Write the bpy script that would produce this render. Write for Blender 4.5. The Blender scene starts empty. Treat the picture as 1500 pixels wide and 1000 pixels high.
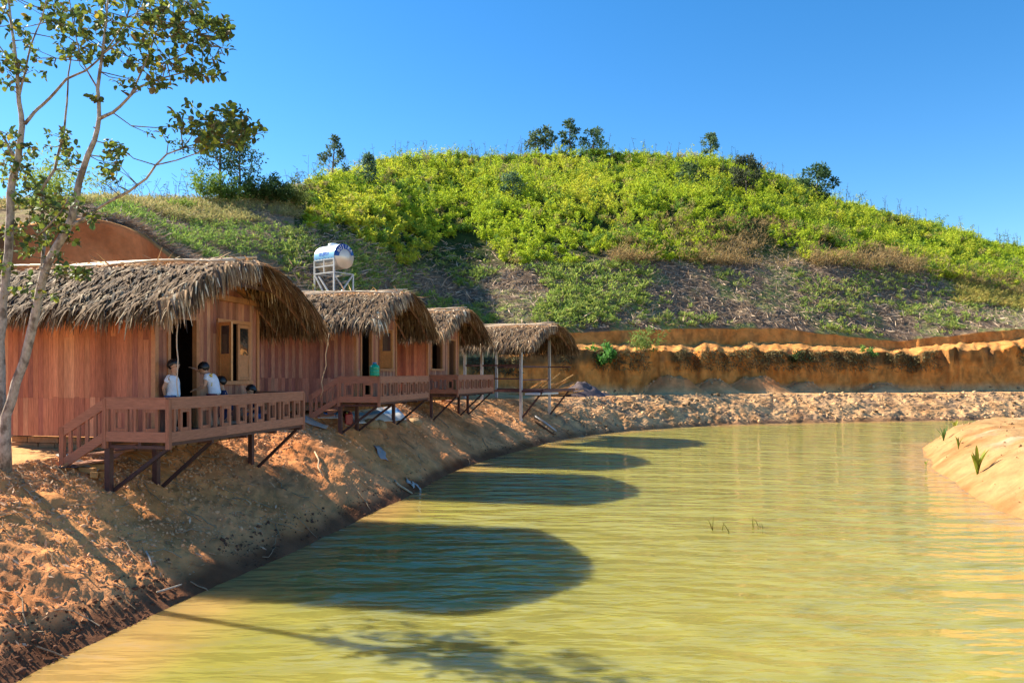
import bpy, bmesh, math, random
import numpy as np
from mathutils import Vector, Matrix

random.seed(7)
RNG = np.random.default_rng(11)
C = bpy.context.scene.collection
SC = bpy.context.scene
R = math.radians
F = 1083.33           # focal length in photo pixels (1500 wide)
HZ = 548.0            # horizon row in the photo
WATER = -3.0          # water level, eye level is 0

# ------------------------------------------------------------------ camera
cam_d = bpy.data.cameras.new('camera')
cam_d.lens = 26.0; cam_d.sensor_width = 36.0
cam_d.shift_y = 48.0/1500.0
cam_d.clip_start = 0.1; cam_d.clip_end = 4000.0
cam = bpy.data.objects.new('camera', cam_d)
cam.rotation_euler = (R(90), 0, 0)
C.objects.link(cam); SC.camera = cam

# ------------------------------------------------------------------ light
SUNV = Vector((-6.2, 2.7, 5.35)).normalized()          # towards the sun
el = math.asin(SUNV.z); az = math.atan2(SUNV.x, SUNV.y)
w = bpy.data.worlds.new('World'); SC.world = w; w.use_nodes = True
nt = w.node_tree; nt.nodes.clear()
sky = nt.nodes.new('ShaderNodeTexSky'); sky.sky_type = 'NISHITA'
sky.sun_disc = False; sky.sun_elevation = el; sky.sun_rotation = az
sky.air_density = 1.0; sky.dust_density = 0.15; sky.ozone_density = 3.0; sky.altitude = 600
hs = nt.nodes.new('ShaderNodeHueSaturation'); hs.inputs['Saturation'].default_value = 1.32; hs.inputs['Hue'].default_value = 0.499
bg = nt.nodes.new('ShaderNodeBackground'); bg.inputs['Strength'].default_value = 0.09
wo = nt.nodes.new('ShaderNodeOutputWorld')
nt.links.new(sky.outputs[0], hs.inputs['Color']); nt.links.new(hs.outputs[0], bg.inputs[0]); nt.links.new(bg.outputs[0], wo.inputs[0])
sd = bpy.data.lights.new('sun', 'SUN'); sd.energy = 5.0; sd.angle = R(0.5); sd.color = (1.0, 0.90, 0.72)
so = bpy.data.objects.new('sun', sd); so.rotation_euler = (-SUNV).to_track_quat('-Z', 'Y').to_euler(); C.objects.link(so)
SC.view_settings.view_transform = 'Standard'; SC.view_settings.look = 'None'
SC.view_settings.exposure = 1.38; SC.view_settings.gamma = 1.0
SC.cycles.max_bounces = 6; SC.cycles.diffuse_bounces = 3; SC.cycles.transparent_max_bounces = 6

# ------------------------------------------------------------------ helpers
def tag(o, label=None, cat=None, group=None, kind=None):
    if label: o['label'] = label
    if cat: o['category'] = cat
    if group: o['group'] = group
    if kind: o['kind'] = kind
    return o

def empty(name, loc=(0,0,0), rz=0.0, label=None, cat=None, group=None):
    o = bpy.data.objects.new(name, None); C.objects.link(o)
    o.location = loc; o.rotation_euler = (0,0,rz); o.empty_display_size = 0.2
    return tag(o, label, cat, group)

def npmesh(name, V, Q, col=None, mat=None, parent=None, smooth=False):
    """V (n,3), Q (m,k) faces of k corners, col (n,3) vertex colours"""
    V = np.asarray(V, dtype=np.float32); Q = np.asarray(Q, dtype=np.int32)
    me = bpy.data.meshes.new(name)
    k = Q.shape[1]
    me.vertices.add(len(V)); me.vertices.foreach_set('co', V.ravel())
    me.loops.add(Q.size); me.loops.foreach_set('vertex_index', Q.ravel())
    me.polygons.add(len(Q))
    me.polygons.foreach_set('loop_start', np.arange(0, Q.size, k, dtype=np.int32))
    me.polygons.foreach_set('loop_total', np.full(len(Q), k, dtype=np.int32))
    if smooth: me.polygons.foreach_set('use_smooth', np.ones(len(Q), dtype=bool))
    me.update(calc_edges=True)
    if col is not None:
        a = me.color_attributes.new('col', 'FLOAT_COLOR', 'POINT')
        cc = np.ones((len(V), 4), dtype=np.float32); cc[:, :3] = col
        a.data.foreach_set('color', cc.ravel())
    if mat: me.materials.append(mat)
    o = bpy.data.objects.new(name, me); C.objects.link(o)
    if parent: o.parent = parent
    return o

class MB:
    """collects oriented boxes, tubes and free faces, each with its own colour"""
    def __init__(s): s.v=[]; s.f=[]; s.c=[]; s.sm=[]
    def add(s, vs, fs, col=(.5,.5,.5), smooth=False):
        n=len(s.v); s.v += [tuple(p) for p in vs]; s.f += [tuple(i+n for i in q) for q in fs]
        s.c += [col]*len(vs); s.sm += [smooth]*len(fs)
    def box(s, x0,x1,y0,y1,z0,z1,col=(.5,.5,.5)):
        vs=[(x0,y0,z0),(x1,y0,z0),(x1,y1,z0),(x0,y1,z0),(x0,y0,z1),(x1,y0,z1),(x1,y1,z1),(x0,y1,z1)]
        s.add(vs,[(0,3,2,1),(4,5,6,7),(0,1,5,4),(1,2,6,5),(2,3,7,6),(3,0,4,7)],col)
    def beam(s, a, b, w, h, col=(.5,.5,.5), up=(0,0,1)):
        a=Vector(a); b=Vector(b); d=(b-a).normalized(); u=Vector(up)
        if abs(d.dot(u))>.98: u=Vector((1,0,0))
        sx=d.cross(u).normalized()*w/2; sy=sx.cross(d).normalized()*h/2
        vs=[a-sx-sy,a+sx-sy,a+sx+sy,a-sx+sy,b-sx-sy,b+sx-sy,b+sx+sy,b-sx+sy]
        s.add(vs,[(0,3,2,1),(4,5,6,7),(0,1,5,4),(1,2,6,5),(2,3,7,6),(3,0,4,7)],col)
    def tube(s, pts, rad, n=8, col=(.5,.5,.5), cap=True):
        pts=[Vector(p) for p in pts]
        if not hasattr(rad,'__len__'): rad=[rad]*len(pts)
        vs=[]; prev=None
        for i,p in enumerate(pts):
            d=(pts[min(i+1,len(pts)-1)]-pts[max(i-1,0)])
            d = d.normalized() if d.length>1e-9 else Vector((0,0,1))
            if prev is None:
                u=Vector((0,0,1)) if abs(d.z)<.9 else Vector((1,0,0))
                a=d.cross(u).normalized()
            else:
                a=(prev-d*prev.dot(d))
                a = a.normalized() if a.length>1e-6 else d.orthogonal().normalized()
            prev=a; b=d.cross(a)
            for k in range(n):
                t=2*math.pi*k/n
                vs.append(p+(a*math.cos(t)+b*math.sin(t))*rad[i])
        fs=[]
        for i in range(len(pts)-1):
            for k in range(n):
                fs.append((i*n+k,i*n+(k+1)%n,(i+1)*n+(k+1)%n,(i+1)*n+k))
        if cap:
            fs.append(tuple(range(n-1,-1,-1))); fs.append(tuple((len(pts)-1)*n+k for k in range(n)))
        s.add(vs,fs,col,True)
    def build(s, name, mat, parent=None, xf=None, bevel=0.0):
        me=bpy.data.meshes.new(name)
        vs=s.v if xf is None else [xf(p) for p in s.v]
        me.from_pydata(vs,[],s.f)
        me.polygons.foreach_set('use_smooth', np.array(s.sm,dtype=bool))
        a=me.color_attributes.new('col','FLOAT_COLOR','POINT')
        cc=np.ones((len(vs),4),dtype=np.float32); cc[:,:3]=np.array(s.c,dtype=np.float32)
        a.data.foreach_set('color',cc.ravel())
        bm=bmesh.new(); bm.from_mesh(me); bmesh.ops.recalc_face_normals(bm,faces=bm.faces)
        if bevel>0:
            es=[e for e in bm.edges if len(e.link_faces)==2 and e.calc_face_angle(0)>.6]
            bmesh.ops.bevel(bm,geom=es,offset=bevel,segments=1,affect='EDGES',clamp_overlap=True)
        bm.to_mesh(me); bm.free()
        if mat: me.materials.append(mat)
        o=bpy.data.objects.new(name,me); C.objects.link(o)
        if parent: o.parent=parent
        return o

def _h(ix,iy,iz,seed):
    n=(ix*374761393+iy*668265263+iz*2147483647%1000003*97+seed*1442695+iz*1274126177)&0xffffffff
    n=((n^(n>>13))*1274126177)&0xffffffff
    n=n^(n>>16)
    return (n&0xffff)/65535.0
def vnoise(x,y,z=None,seed=0):
    x=np.asarray(x,float); y=np.asarray(y,float); z=np.zeros_like(x) if z is None else np.asarray(z,float)
    ix=np.floor(x).astype(np.int64); iy=np.floor(y).astype(np.int64); iz=np.floor(z).astype(np.int64)
    fx=x-ix; fy=y-iy; fz=z-iz
    fx=fx*fx*(3-2*fx); fy=fy*fy*(3-2*fy); fz=fz*fz*(3-2*fz)
    r=0
    for dx in (0,1):
        for dy in (0,1):
            for dz in (0,1):
                wgt=(fx if dx else 1-fx)*(fy if dy else 1-fy)*(fz if dz else 1-fz)
                r=r+wgt*_h(ix+dx,iy+dy,iz+dz,seed)
    return r*2-1
def fbm(x,y,z=None,oct=4,seed=0,gain=.5):
    a=1.0; s=0; t=0; f=1.0
    for o in range(oct):
        s=s+a*vnoise(np.asarray(x)*f,np.asarray(y)*f,None if z is None else np.asarray(z)*f,seed+o*17); t+=a; a*=gain; f*=2.03
    return s/t
def sm(a,b,x): 
    t=np.clip((x-a)/(b-a),0,1); return t*t*(3-2*t)

# ------------------------------------------------------------------ materials
def mat(name, col=None, rough=.8, nscale=6.0, namt=.25, bump=.0, bscale=30.0, bdist=.02, trans=0.0, metal=0.0, spec=.3, stretch=None, detail=6, two=None, hue=0.0):
    m=bpy.data.materials.new(name); m.use_nodes=True; n=m.node_tree; n.nodes.clear(); L=n.links.new
    out=n.nodes.new('ShaderNodeOutputMaterial'); p=n.nodes.new('ShaderNodeBsdfPrincipled')
    p.inputs['Roughness'].default_value=rough; p.inputs['Metallic'].default_value=metal
    p.inputs['Specular IOR Level'].default_value=spec
    tc=n.nodes.new('ShaderNodeTexCoord'); mp=n.nodes.new('ShaderNodeMapping'); L(tc.outputs['Object'],mp.inputs[0])
    if stretch: mp.inputs['Scale'].default_value=stretch
    if col is None:
        at=n.nodes.new('ShaderNodeAttribute'); at.attribute_name='col'; cs=at.outputs['Color']
    else:
        rg=n.nodes.new('ShaderNodeRGB'); rg.outputs[0].default_value=(*col,1); cs=rg.outputs[0]
    nz=n.nodes.new('ShaderNodeTexNoise'); nz.inputs['Scale'].default_value=nscale; nz.inputs['Detail'].default_value=detail; nz.inputs['Roughness'].default_value=.65
    L(mp.outputs[0],nz.inputs['Vector'])
    mr=n.nodes.new('ShaderNodeMapRange'); mr.inputs['From Min'].default_value=.25; mr.inputs['From Max'].default_value=.75
    mr.inputs['To Min'].default_value=1-namt; mr.inputs['To Max'].default_value=1+namt
    L(nz.outputs[0],mr.inputs[0])
    mx=n.nodes.new('ShaderNodeVectorMath'); mx.operation='SCALE'; L(cs,mx.inputs[0]); L(mr.outputs[0],mx.inputs['Scale'])
    cout=mx.outputs[0]
    if two is not None:
        n2=n.nodes.new('ShaderNodeTexNoise'); n2.inputs['Scale'].default_value=two[1]; n2.inputs['Detail'].default_value=5
        L(mp.outputs[0],n2.inputs['Vector'])
        m2=n.nodes.new('ShaderNodeMapRange'); m2.inputs['From Min'].default_value=two[2]; m2.inputs['From Max'].default_value=two[3]
        L(n2.outputs[0],m2.inputs[0])
        mm=n.nodes.new('ShaderNodeMix'); mm.data_type='RGBA'; mm.blend_type='MULTIPLY'; L(m2.outputs[0],mm.inputs['Factor']); L(cout,mm.inputs['A']); mm.inputs['B'].default_value=(*two[0],1)
        cout=mm.outputs['Result']
    L(cout,p.inputs['Base Color'])
    if bump>0:
        b=n.nodes.new('ShaderNodeBump'); b.inputs['Strength'].default_value=bump; b.inputs['Distance'].default_value=bdist
        bn=n.nodes.new('ShaderNodeTexNoise'); bn.inputs['Scale'].default_value=bscale; bn.inputs['Detail'].default_value=7; bn.inputs['Roughness'].default_value=.7
        L(mp.outputs[0],bn.inputs['Vector']); L(bn.outputs[0],b.inputs['Height']); L(b.outputs[0],p.inputs['Normal'])
    if trans>0:
        t=n.nodes.new('ShaderNodeBsdfTranslucent'); L(cout,t.inputs[0])
        ms=n.nodes.new('ShaderNodeMixShader'); ms.inputs[0].default_value=trans
        L(p.outputs[0],ms.inputs[1]); L(t.outputs[0],ms.inputs[2]); L(ms.outputs[0],out.inputs[0])
    else: L(p.outputs[0],out.inputs[0])
    return m

M={}
M['soil']=mat('soil',rough=.95,nscale=2.2,namt=.3,bump=.8,bscale=9,bdist=.05,spec=.05,two=((.80,.70,.62),.7,.45,.65))
M['hill']=mat('hill_ground',rough=1,nscale=1.3,namt=.35,bump=1.0,bscale=2.5,bdist=.3,spec=.05)
M['wood']=mat('sawn_red_wood',rough=.68,nscale=9,namt=.38,bump=.35,bscale=40,bdist=.004,stretch=(6,6,.5),spec=.2,two=((.62,.60,.60),.45,.48,.70))
M['woodh']=mat('rail_wood',rough=.6,nscale=9,namt=.34,bump=.35,bscale=40,bdist=.004,stretch=(.6,.6,6),spec=.3)
M['trim']=mat('varnished_trim',rough=.42,nscale=14,namt=.2,bump=.1,bscale=50,bdist=.003,spec=.45)
M['steel']=mat('painted_steel',rough=.5,nscale=12,namt=.3,spec=.4)
M['grey']=mat('galvanised',rough=.45,nscale=12,namt=.2,metal=.35,spec=.5)
M['thatch']=mat('dry_thatch',rough=.8,nscale=20,namt=.25,spec=.25,trans=.12)
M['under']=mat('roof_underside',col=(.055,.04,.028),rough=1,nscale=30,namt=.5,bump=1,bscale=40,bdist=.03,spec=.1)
M['bark']=mat('bark',rough=.9,nscale=22,namt=.45,bump=.8,bscale=45,bdist=.012,stretch=(1,1,.6),spec=.15,two=((.45,.42,.4),9,.5,.62))
M['leaf']=mat('leaf',rough=.6,nscale=15,namt=.18,spec=.2,trans=.3)
M['bush']=mat('bush_leaf',rough=.7,nscale=3,namt=.2,spec=.2,trans=.42)
M['cloth']=mat('cloth',rough=.9,nscale=25,namt=.08,bump=.3,bscale=60,bdist=.01,spec=.1)
M['skin']=mat('skin',col=(.58,.30,.18),rough=.55,nscale=10,namt=.08,spec=.35)
M['hair']=mat('hair',col=(.012,.01,.01),rough=.4,nscale=50,namt=.3,spec=.5)
M['plastic']=mat('plastic',rough=.28,nscale=8,namt=.06,spec=.5)
M['stone']=mat('stone',rough=.95,nscale=9,namt=.35,bump=.6,bscale=25,bdist=.02,spec=.1)
M['dark']=mat('dark_interior',col=(.02,.016,.013),rough=.9,spec=.05)  # near-black colour paints the room's shade onto floor and ceiling
def glass_mat():
    m=bpy.data.materials.new('window_glass'); m.use_nodes=True; n=m.node_tree; p=n.nodes['Principled BSDF']
    tc=n.nodes.new('ShaderNodeTexCoord'); nz=n.nodes.new('ShaderNodeTexNoise'); nz.inputs['Scale'].default_value=3
    b=n.nodes.new('ShaderNodeBump'); b.inputs['Distance'].default_value=.01; b.inputs['Strength'].default_value=.3
    n.links.new(tc.outputs['Object'],nz.inputs['Vector']); n.links.new(nz.outputs[0],b.inputs['Height']); n.links.new(b.outputs[0],p.inputs['Normal'])
    p.inputs['Base Color'].default_value=(.02,.025,.025,1); p.inputs['Roughness'].default_value=.03; p.inputs['Specular IOR Level'].default_value=1.0
    p.inputs['IOR'].default_value=1.9
    return m
M['glass']=glass_mat()

# ------------------------------------------------------------------ terrain
# knots of the land along lines of sight: (distance, height) at
# 0 under water, 1 waterline, 2 mid bank, 3 bank top, 4 cliff foot, 5 cliff top, 6 ledge back, 7 upper cut top, 8 slope, 9 crest, 10..12 beyond
def zz(Y,py): return (HZ-py)/F*Y
COLS={
 -1500:[(2.4,None),(3.4,-1.9),(4.2,-1.3),(7,-1.2),(8,2),(8.5,2.3),(9,2.8),(12,5),(16,7)],
 -400:[(4.6,None),(6.6,-1.9),(7.5,-1.32),(12,-1.2),(13.5,3),(14,3.2),(14.4,3.5),(18,5),(24,7)],
 0:[(6.95,None),(9.55,-1.85),(10.57,-1.32),(16,-1.2),(17.2,zz(17.2,338)),(17.7,zz(17.7,332)),(18.2,zz(18.2,330)),(23,zz(23,318)),(29,zz(29,305))],
 100:[(7.9,None),(10.7,-1.83),(11.8,-1.33),(16.5,-1.2),(17.9,zz(17.9,322)),(18.4,zz(18.4,320)),(18.9,zz(18.9,316)),(24,zz(24,306)),(30,zz(30,300))],
 150:[(8.35,None),(11.27,-1.8),(12.5,-1.35),(17,-1.2),(18.5,zz(18.5,322)),(19,zz(19,321)),(19.5,zz(19.5,318)),(25,zz(25,305)),(32,zz(32,297))],
 205:[(8.95,None),(12.0,-1.86),(13.3,-1.36),(17.6,-1.2),(19,zz(19,340)),(19.5,zz(19.5,337)),(20,zz(20,334)),(27,zz(27,308)),(36,zz(36,296))],
 250:[(9.5,None),(12.8,-1.9),(14.1,-1.38),(22.6,-1.2),(23.8,zz(23.8,380)),(24.5,zz(24.5,374)),(25.4,zz(25.4,368)),(31,zz(29,325)),(40,zz(40,298))],
 300:[(10.2,None),(13.76,-1.9),(15.2,-1.4),(24.5,-1.15),(25.8,zz(25.8,402)),(26.6,zz(26.6,394)),(27.4,zz(27.4,388)),(33,zz(31,335)),(43,zz(43,296))],
 400:[(11.8,None),(16.1,-1.88),(17.8,-1.32),(26,-1.1),(27.5,0.8),(28.5,1.4),(30,2.4),(37,zz(37,350)),(47,zz(47,283))],
 440:[(12.65,None),(17.06,-1.65),(19,-1.15),(27,-1.0),(28.2,.8),(29,1.3),(30.5,2.2),(39,zz(39,352)),(49,zz(49,276))],
 508:[(14.5,None),(19.6,-1.5),(21.8,-1.05),(30,-.9),(31.2,1.0),(32,1.9),(33,2.6),(46,zz(46,345)),(76,zz(76,262))],
 570:[(16.9,None),(22.8,-1.5),(25,-1.05),(35,-.9),(36.5,1.2),(38,1.9),(40,2.6),(50,zz(50,375)),(80,zz(80,236))],
 600:[(18.05,None),(24.6,-1.5),(27.4,-1.05),(38,-.85),(39.5,1.0),(41,1.6),(44,2.4),(54,zz(54,395)),(83,zz(83,232))],
 671:[(23.2,None),(29.4,-1.65),(32,-1.15),(42,-.95),(44,1.0),(46,1.6),(48.5,2.5),(58,zz(58,400)),(88,zz(88,230))],
 767:[(29.3,None),(33.2,-2.1),(36.6,-1.25),(42,-1.2),(43.6,1.0),(46.5,zz(46.5,506)),(47.6,zz(47.6,492)),(59,zz(59,392)),(92,zz(92,233))],
 820:[(33.8,None),(36.9,-1.95),(39.5,-1.28),(44,-1.22),(45.6,zz(45.6,514)),(48.8,zz(48.8,504)),(49.8,zz(49.8,489)),(60,zz(60,385)),(94,zz(94,231))],
 900:[(38.2,None),(40.4,-2.0),(42.6,-1.27),(46.3,-1.25),(48,zz(48,514)),(51,zz(51,502)),(52,zz(52,484)),(62,zz(62,378)),(95,zz(95,229))],
 1050:[(43.4,None),(45.3,-2.0),(47.2,-1.28),(50.5,-1.25),(52.2,zz(52.2,514)),(55,zz(55,503)),(56,zz(56,481)),(66,zz(66,375)),(98,zz(98,238))],
 1150:[(45.2,None),(47.0,-2.0),(48.8,-1.3),(52,-1.27),(53.6,zz(53.6,514)),(56.5,zz(56.5,504)),(57.5,zz(57.5,481)),(68,zz(68,378)),(99,zz(99,263))],
 1216:[(46,None),(47.8,-2.0),(49.6,-1.3),(52.8,-1.28),(54.4,zz(54.4,516)),(57,zz(57,506)),(58,zz(58,490)),(69,zz(69,382)),(100,zz(100,288))],
 1320:[(47.3,None),(49.1,-2.0),(50.9,-1.3),(54,-1.28),(55.6,zz(55.6,520)),(58.2,zz(58.2,511)),(59.2,zz(59.2,501)),(71,zz(71,392)),(100,zz(100,320))],
 1425:[(48.2,None),(50,-2.0),(51.8,-1.3),(55,-1.26),(56.6,zz(56.6,512)),(59.3,zz(59.3,501)),(60.3,zz(60.3,488)),(74,zz(74,412)),(100,zz(100,350))],
 1500:[(49,None),(50.8,-2.0),(52.6,-1.3),(55.8,-1.25),(57.4,zz(57.4,508)),(60,zz(60,497)),(61,zz(61,481)),(78,zz(78,435)),(101,zz(101,366))],
 1900:[(54,None),(56,-2.0),(58,-1.3),(61,-1.2),(63,2),(66,2.8),(67,3.8),(84,7),(105,11)],
 3000:[(54,None),(56,-2.0),(58,-1.3),(61,-1.2),(63,2),(66,2.8),(67,3.8),(84,6),(105,9)],
}
keys=sorted(COLS)
KN=[]
for k in keys:
    c=COLS[k]; Y1=c[0][0]
    row=[(max(Y1-2.2,Y1*.55),-4.2),(Y1,-3.02)]+[(a,b) for a,b in c[1:]]
    Y9,z9=row[-1]
    row+=[(Y9*1.12+4,z9-1.0),(Y9*1.6+20,z9-10),(Y9+900,-6)]
    KN.append(row)
KN=np.array(KN,float)
for i_,k_ in enumerate(keys):
    if k_<=205: KN[i_,4,0]*=1.12; KN[i_,5:10]*=1.14
    if k_>=767: KN[i_,5,0]=KN[i_,4,0]+.75; KN[i_,7,0]=KN[i_,6,0]+.45
#                                      # (ncol,13,2)
PX=np.concatenate([np.arange(-1500,-240,30),np.arange(-240,560,2.4),np.arange(560,1640,2.1),np.arange(1640,3001,40)])
NI=[5,58,58,24,44,16,14,60,60,10,14,6]                      # rows per interval
Ks=np.zeros((len(PX),13,2))
for j in range(13):
    for q in range(2):
        Ks[:,j,q]=np.interp(PX,keys,KN[:,j,q])
# smooth along columns (non uniform px -> weights by px distance)
def smooth_cols(A,width):
    g=np.arange(-1500,3001,3.0)
    B=np.interp(g,PX,A); k=np.exp(-.5*(np.arange(-60,61)*3/width)**2); k/=k.sum()
    B=np.convolve(np.pad(B,60,mode='edge'),k,'valid'); return np.interp(PX,g,B)
for j in range(13):
    wd=12 if j in (1,2,3) else (14 if j in (5,6,7) else 22)
    for q in range(2): Ks[:,j,q]=smooth_cols(Ks[:,j,q],wd)
a=np.arctan((PX-750)/F)
far=sm(650,900,PX)
for j,amp,fq in ((1,.12,0.7),(3,.35,.5),(4,.5,.35),(5,1.3,.5),(6,.3,.4),(7,.12,.25)):
    arc=a*Ks[:,j,0]
    nzv=fbm(arc*fq*2,arc*0+j*7.3,oct=4,seed=j)
    Ks[:,j,0]+=amp*nzv*(.25+.75*far)
    if j in (5,6,7): Ks[:,j,1]+=(.10 if j==7 else .34)*far*fbm(arc*1.1,arc*0+j*3.1+50,oct=3,seed=j+40)
arc=a*50
T=[];Tk=[]
for k,n in enumerate(NI):
    for i in range(n): T.append(k+i/n)
T.append(12.0); T=np.array(T); kk=np.minimum(T.astype(int),11); fr=T-kk
Yg=Ks[:,kk,0]*(1-fr)+Ks[:,kk+1,0]*fr
Zg=Ks[:,kk,1]*(1-fr)+Ks[:,kk+1,1]*fr
# keep depth increasing along each line
Xg=((PX[:,None]-750)/F)*Yg
TT=np.broadcast_to(T,Yg.shape); PXX=np.broadcast_to(PX[:,None],Yg.shape)
rd=0.35*fbm(Xg*.35,Yg*.35,oct=3,seed=5)
bank=sm(.9,1.3,TT)*(1-sm(4.0,4.3,TT))
flat=sm(2.9,3.1,TT)*(1-sm(4,4.2,TT))
farB=sm(25,40,Yg)
Zg=Zg+bank*(1-flat*.75)*(.075+.13*farB)*fbm(Xg*1.6,Yg*1.6,oct=6,seed=6,gain=.68)
Zg=Zg+bank*(1-flat*.85)*.10*np.abs(fbm(Xg*.8-Yg*.2,Yg*.9,oct=3,seed=16))
Zg=Zg+bank*(1-flat*.6)*(1-farB)*(.035*fbm(Xg*6,Yg*6,oct=3,seed=17,gain=.6)+.05*np.maximum(0,fbm(Xg*2.6,Yg*2.6,oct=3,seed=18)))
# gullies in the cliff faces
cl=np.clip(sm(3.9,4.3,TT)*(1-sm(5.0,5.4,TT))+sm(6,6.2,TT)*(1-sm(6.9,7.0,TT))*.35,0,1)
gul=fbm(Xg*.9,Yg*.15,Zg*.35,oct=5,seed=9,gain=.6)
Yn=Yg+cl*(gul*.5+.16*fbm(Xg*3.2,Yg*.4,Zg*1.6,oct=4,seed=10,gain=.6))*(.3+.7*farB)
Zg=Zg+sm(4.8,5.05,TT)*(1-sm(6,6.1,TT))*.18*fbm(Xg*1.3,Yg*1.3,oct=4,seed=12,gain=.6)*farB
slope=sm(6.95,7.4,TT)*(1-sm(10,11,TT))
big=sm(40,60,Yg)
Zg=Zg+slope*(.12+.15*big)*fbm(Xg*.7,Yg*.7,oct=4,seed=21)+slope*sm(7.6,8.2,TT)*big*1.1*fbm(Xg*.09,Yg*.09,oct=3,seed=22)
# mounds of fallen earth at the cliff foot
md=np.zeros_like(Yg)
for (mx,my,mr,mh) in ((985,547,2.0,1.35),(1046,548,1.6,1.0),(1110,549,2.3,1.3),(1175,549,1.6,.8),(1290,553,1.8,.7),(850,545,1.6,.9)):
    Ym=np.interp(mx,PX,Ks[:,4,0])-.25; Xm=(mx-750)/F*Ym
    md=np.maximum(md,mh*np.clip(1.15-np.sqrt(((Xg-Xm)/mr)**2+((Yg-Ym)/1.3)**2),0,.8))
Zg=Zg+md*(1+.25*fbm(Xg*2,Yg*2,oct=3,seed=31))*(1-sm(4.0,4.25,TT))
Yg0=Yg; Yg=Yn
Vg=np.stack([Xg,Yg,Zg],-1)
nc,nr=Yg.shape
# colours of the ground
def lerp(A,B,t): return A*(1-t[...,None])+np.array(B)*t[...,None]
colr=np.broadcast_to(np.array((.78,.33,.13)),Vg.shape).copy()
n1=fbm(Xg*.5,Yg*.5,oct=4,seed=61)*.5+.5; n2=fbm(Xg*2.2,Yg*2.2,oct=4,seed=62)*.5+.5
colr=lerp(colr,(.62,.36,.17),farB)
colr=lerp(colr,(.78,.34,.11),sm(.5,.8,n1)*(1-farB)*.6)
colr=lerp(colr,(.45,.25,.13),sm(.58,.78,n2)*.45)
colr=lerp(colr,(.66,.38,.17),flat*.75)
blot=fbm(Xg*1.3,Yg*2.0,oct=4,seed=63,gain=.65)*.5+.5
colr=lerp(colr,(.26,.17,.11),sm(.52,.66,blot)*farB*(1-flat)*.8)
clf=sm(4.02,4.25,TT)
colr=lerp(colr,(.66,.25,.058),clf)
colr=lerp(colr,(.66,.25,.10),clf*(1-sm(300,420,PXX))*.8)
str2=fbm(Xg*2.6,Yg*.6,Zg*1.1,oct=4,seed=71,gain=.65)*.5+.5
colr=lerp(colr,(.30,.13,.04),clf*sm(.5,.66,str2)*.6)
colr=lerp(colr,(.62,.20,.07),(PXX<330)*(TT>4.05)*(TT<6.2)*1.0)
str_=fbm(Xg*.8,Yg*.2,Zg*.5,oct=4,seed=70)*.5+.5
colr=lerp(colr,(.26,.12,.05),clf*sm(.58,.7,str_)*.8*(TT<5.1)*sm(4.5,4.9,TT))
colr=lerp(colr,(.56,.26,.08),sm(5.0,5.15,TT)*(1-sm(5.9,6.05,TT)))
colr=lerp(colr,(.68,.25,.085),np.clip(md*1.6,0,1)*(TT<4.15)*.85)
# dark rooted turf edge hanging at the cliff top
lip=sm(4.62,4.8,TT)*(1-sm(4.97,5.05,TT))*sm(.45,.6,fbm(Xg*.35,Xg*0+3,oct=3,seed=77)*.5+.5)
colr=lerp(colr,(.09,.07,.035),lip*.8)
wet=(1-sm(-2.9,-2.68,Zg+.18*(n2-.5)))*(TT<3.2)
colr=lerp(colr,(.15,.065,.035),wet*(.92-.35*farB))
hillc=lerp(np.broadcast_to(np.array((.19,.13,.088)),Vg.shape).copy(),(.22,.24,.08),sm(.50,.66,n1))
hillc=lerp(hillc,(.36,.26,.15),np.maximum(sm(.6,.75,n2)*.6,(PXX<450)*.6))
hillc=lerp(hillc,(.05,.07,.02),sm(7.85,8.1,TT)*(PXX>430))  # ground under the scrub coloured darker, painted shade for the gaps
colr=lerp(colr,(0,0,0),0*TT)
mk=sm(6.93,7.02,TT)[...,None]; 
mk2=np.where((PXX<560)[...,None],sm(5.6,6.4,TT)[...,None],mk)
colr=colr*(1-mk2)+hillc*mk2
idx=np.arange(nc*nr).reshape(nc,nr)
q=np.stack([idx[:-1,:-1],idx[1:,:-1],idx[1:,1:],idx[:-1,1:]],-1)
rs=int(np.searchsorted(T,6.0))
# one sheet of ground reaching beyond the hills
g=npmesh('ground',Vg.reshape(-1,3),q.reshape(-1,4),colr.reshape(-1,3),M['soil'],smooth=True)
tag(g,kind='structure')
g.data.materials.append(M['hill'])
mi=np.zeros((nc-1,nr-1),dtype=np.int32); mi[:,int(np.searchsorted(T,7.0)):]=1
g.data.polygons.foreach_set('material_index',mi.ravel())

def gz(X,Y,lo=0,hi=12):
    """ground height under (X,Y)"""
    px=750+F*X/Y; i=int(np.clip(np.searchsorted(PX,px),1,nc-1))
    t=(px-PX[i-1])/(PX[i]-PX[i-1])
    yy=Vg[i-1,:,1]*(1-t)+Vg[i,:,1]*t; z=Vg[i-1,:,2]*(1-t)+Vg[i,:,2]*t
    o=np.argsort(yy,kind='stable')
    return float(np.interp(Y,yy[o],z[o]))
def onpx(px,Y,dz=0): 
    X=(px-750)/F*Y; return Vector((X,Y,gz(X,Y)+dz))
def gsample(px,t):
    """vectorised position on the ground for screen column px and knot parameter t"""
    ci=np.interp(px,PX,np.arange(nc)); ri=np.interp(t,T,np.arange(nr))
    c0=np.clip(ci.astype(int),0,nc-2); r0=np.clip(ri.astype(int),0,nr-2); fc=(ci-c0)[:,None]; f2=(ri-r0)[:,None]
    return (Vg[c0,r0]*(1-fc)+Vg[c0+1,r0]*fc)*(1-f2)+(Vg[c0,r0+1]*(1-fc)+Vg[c0+1,r0+1]*fc)*f2

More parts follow.
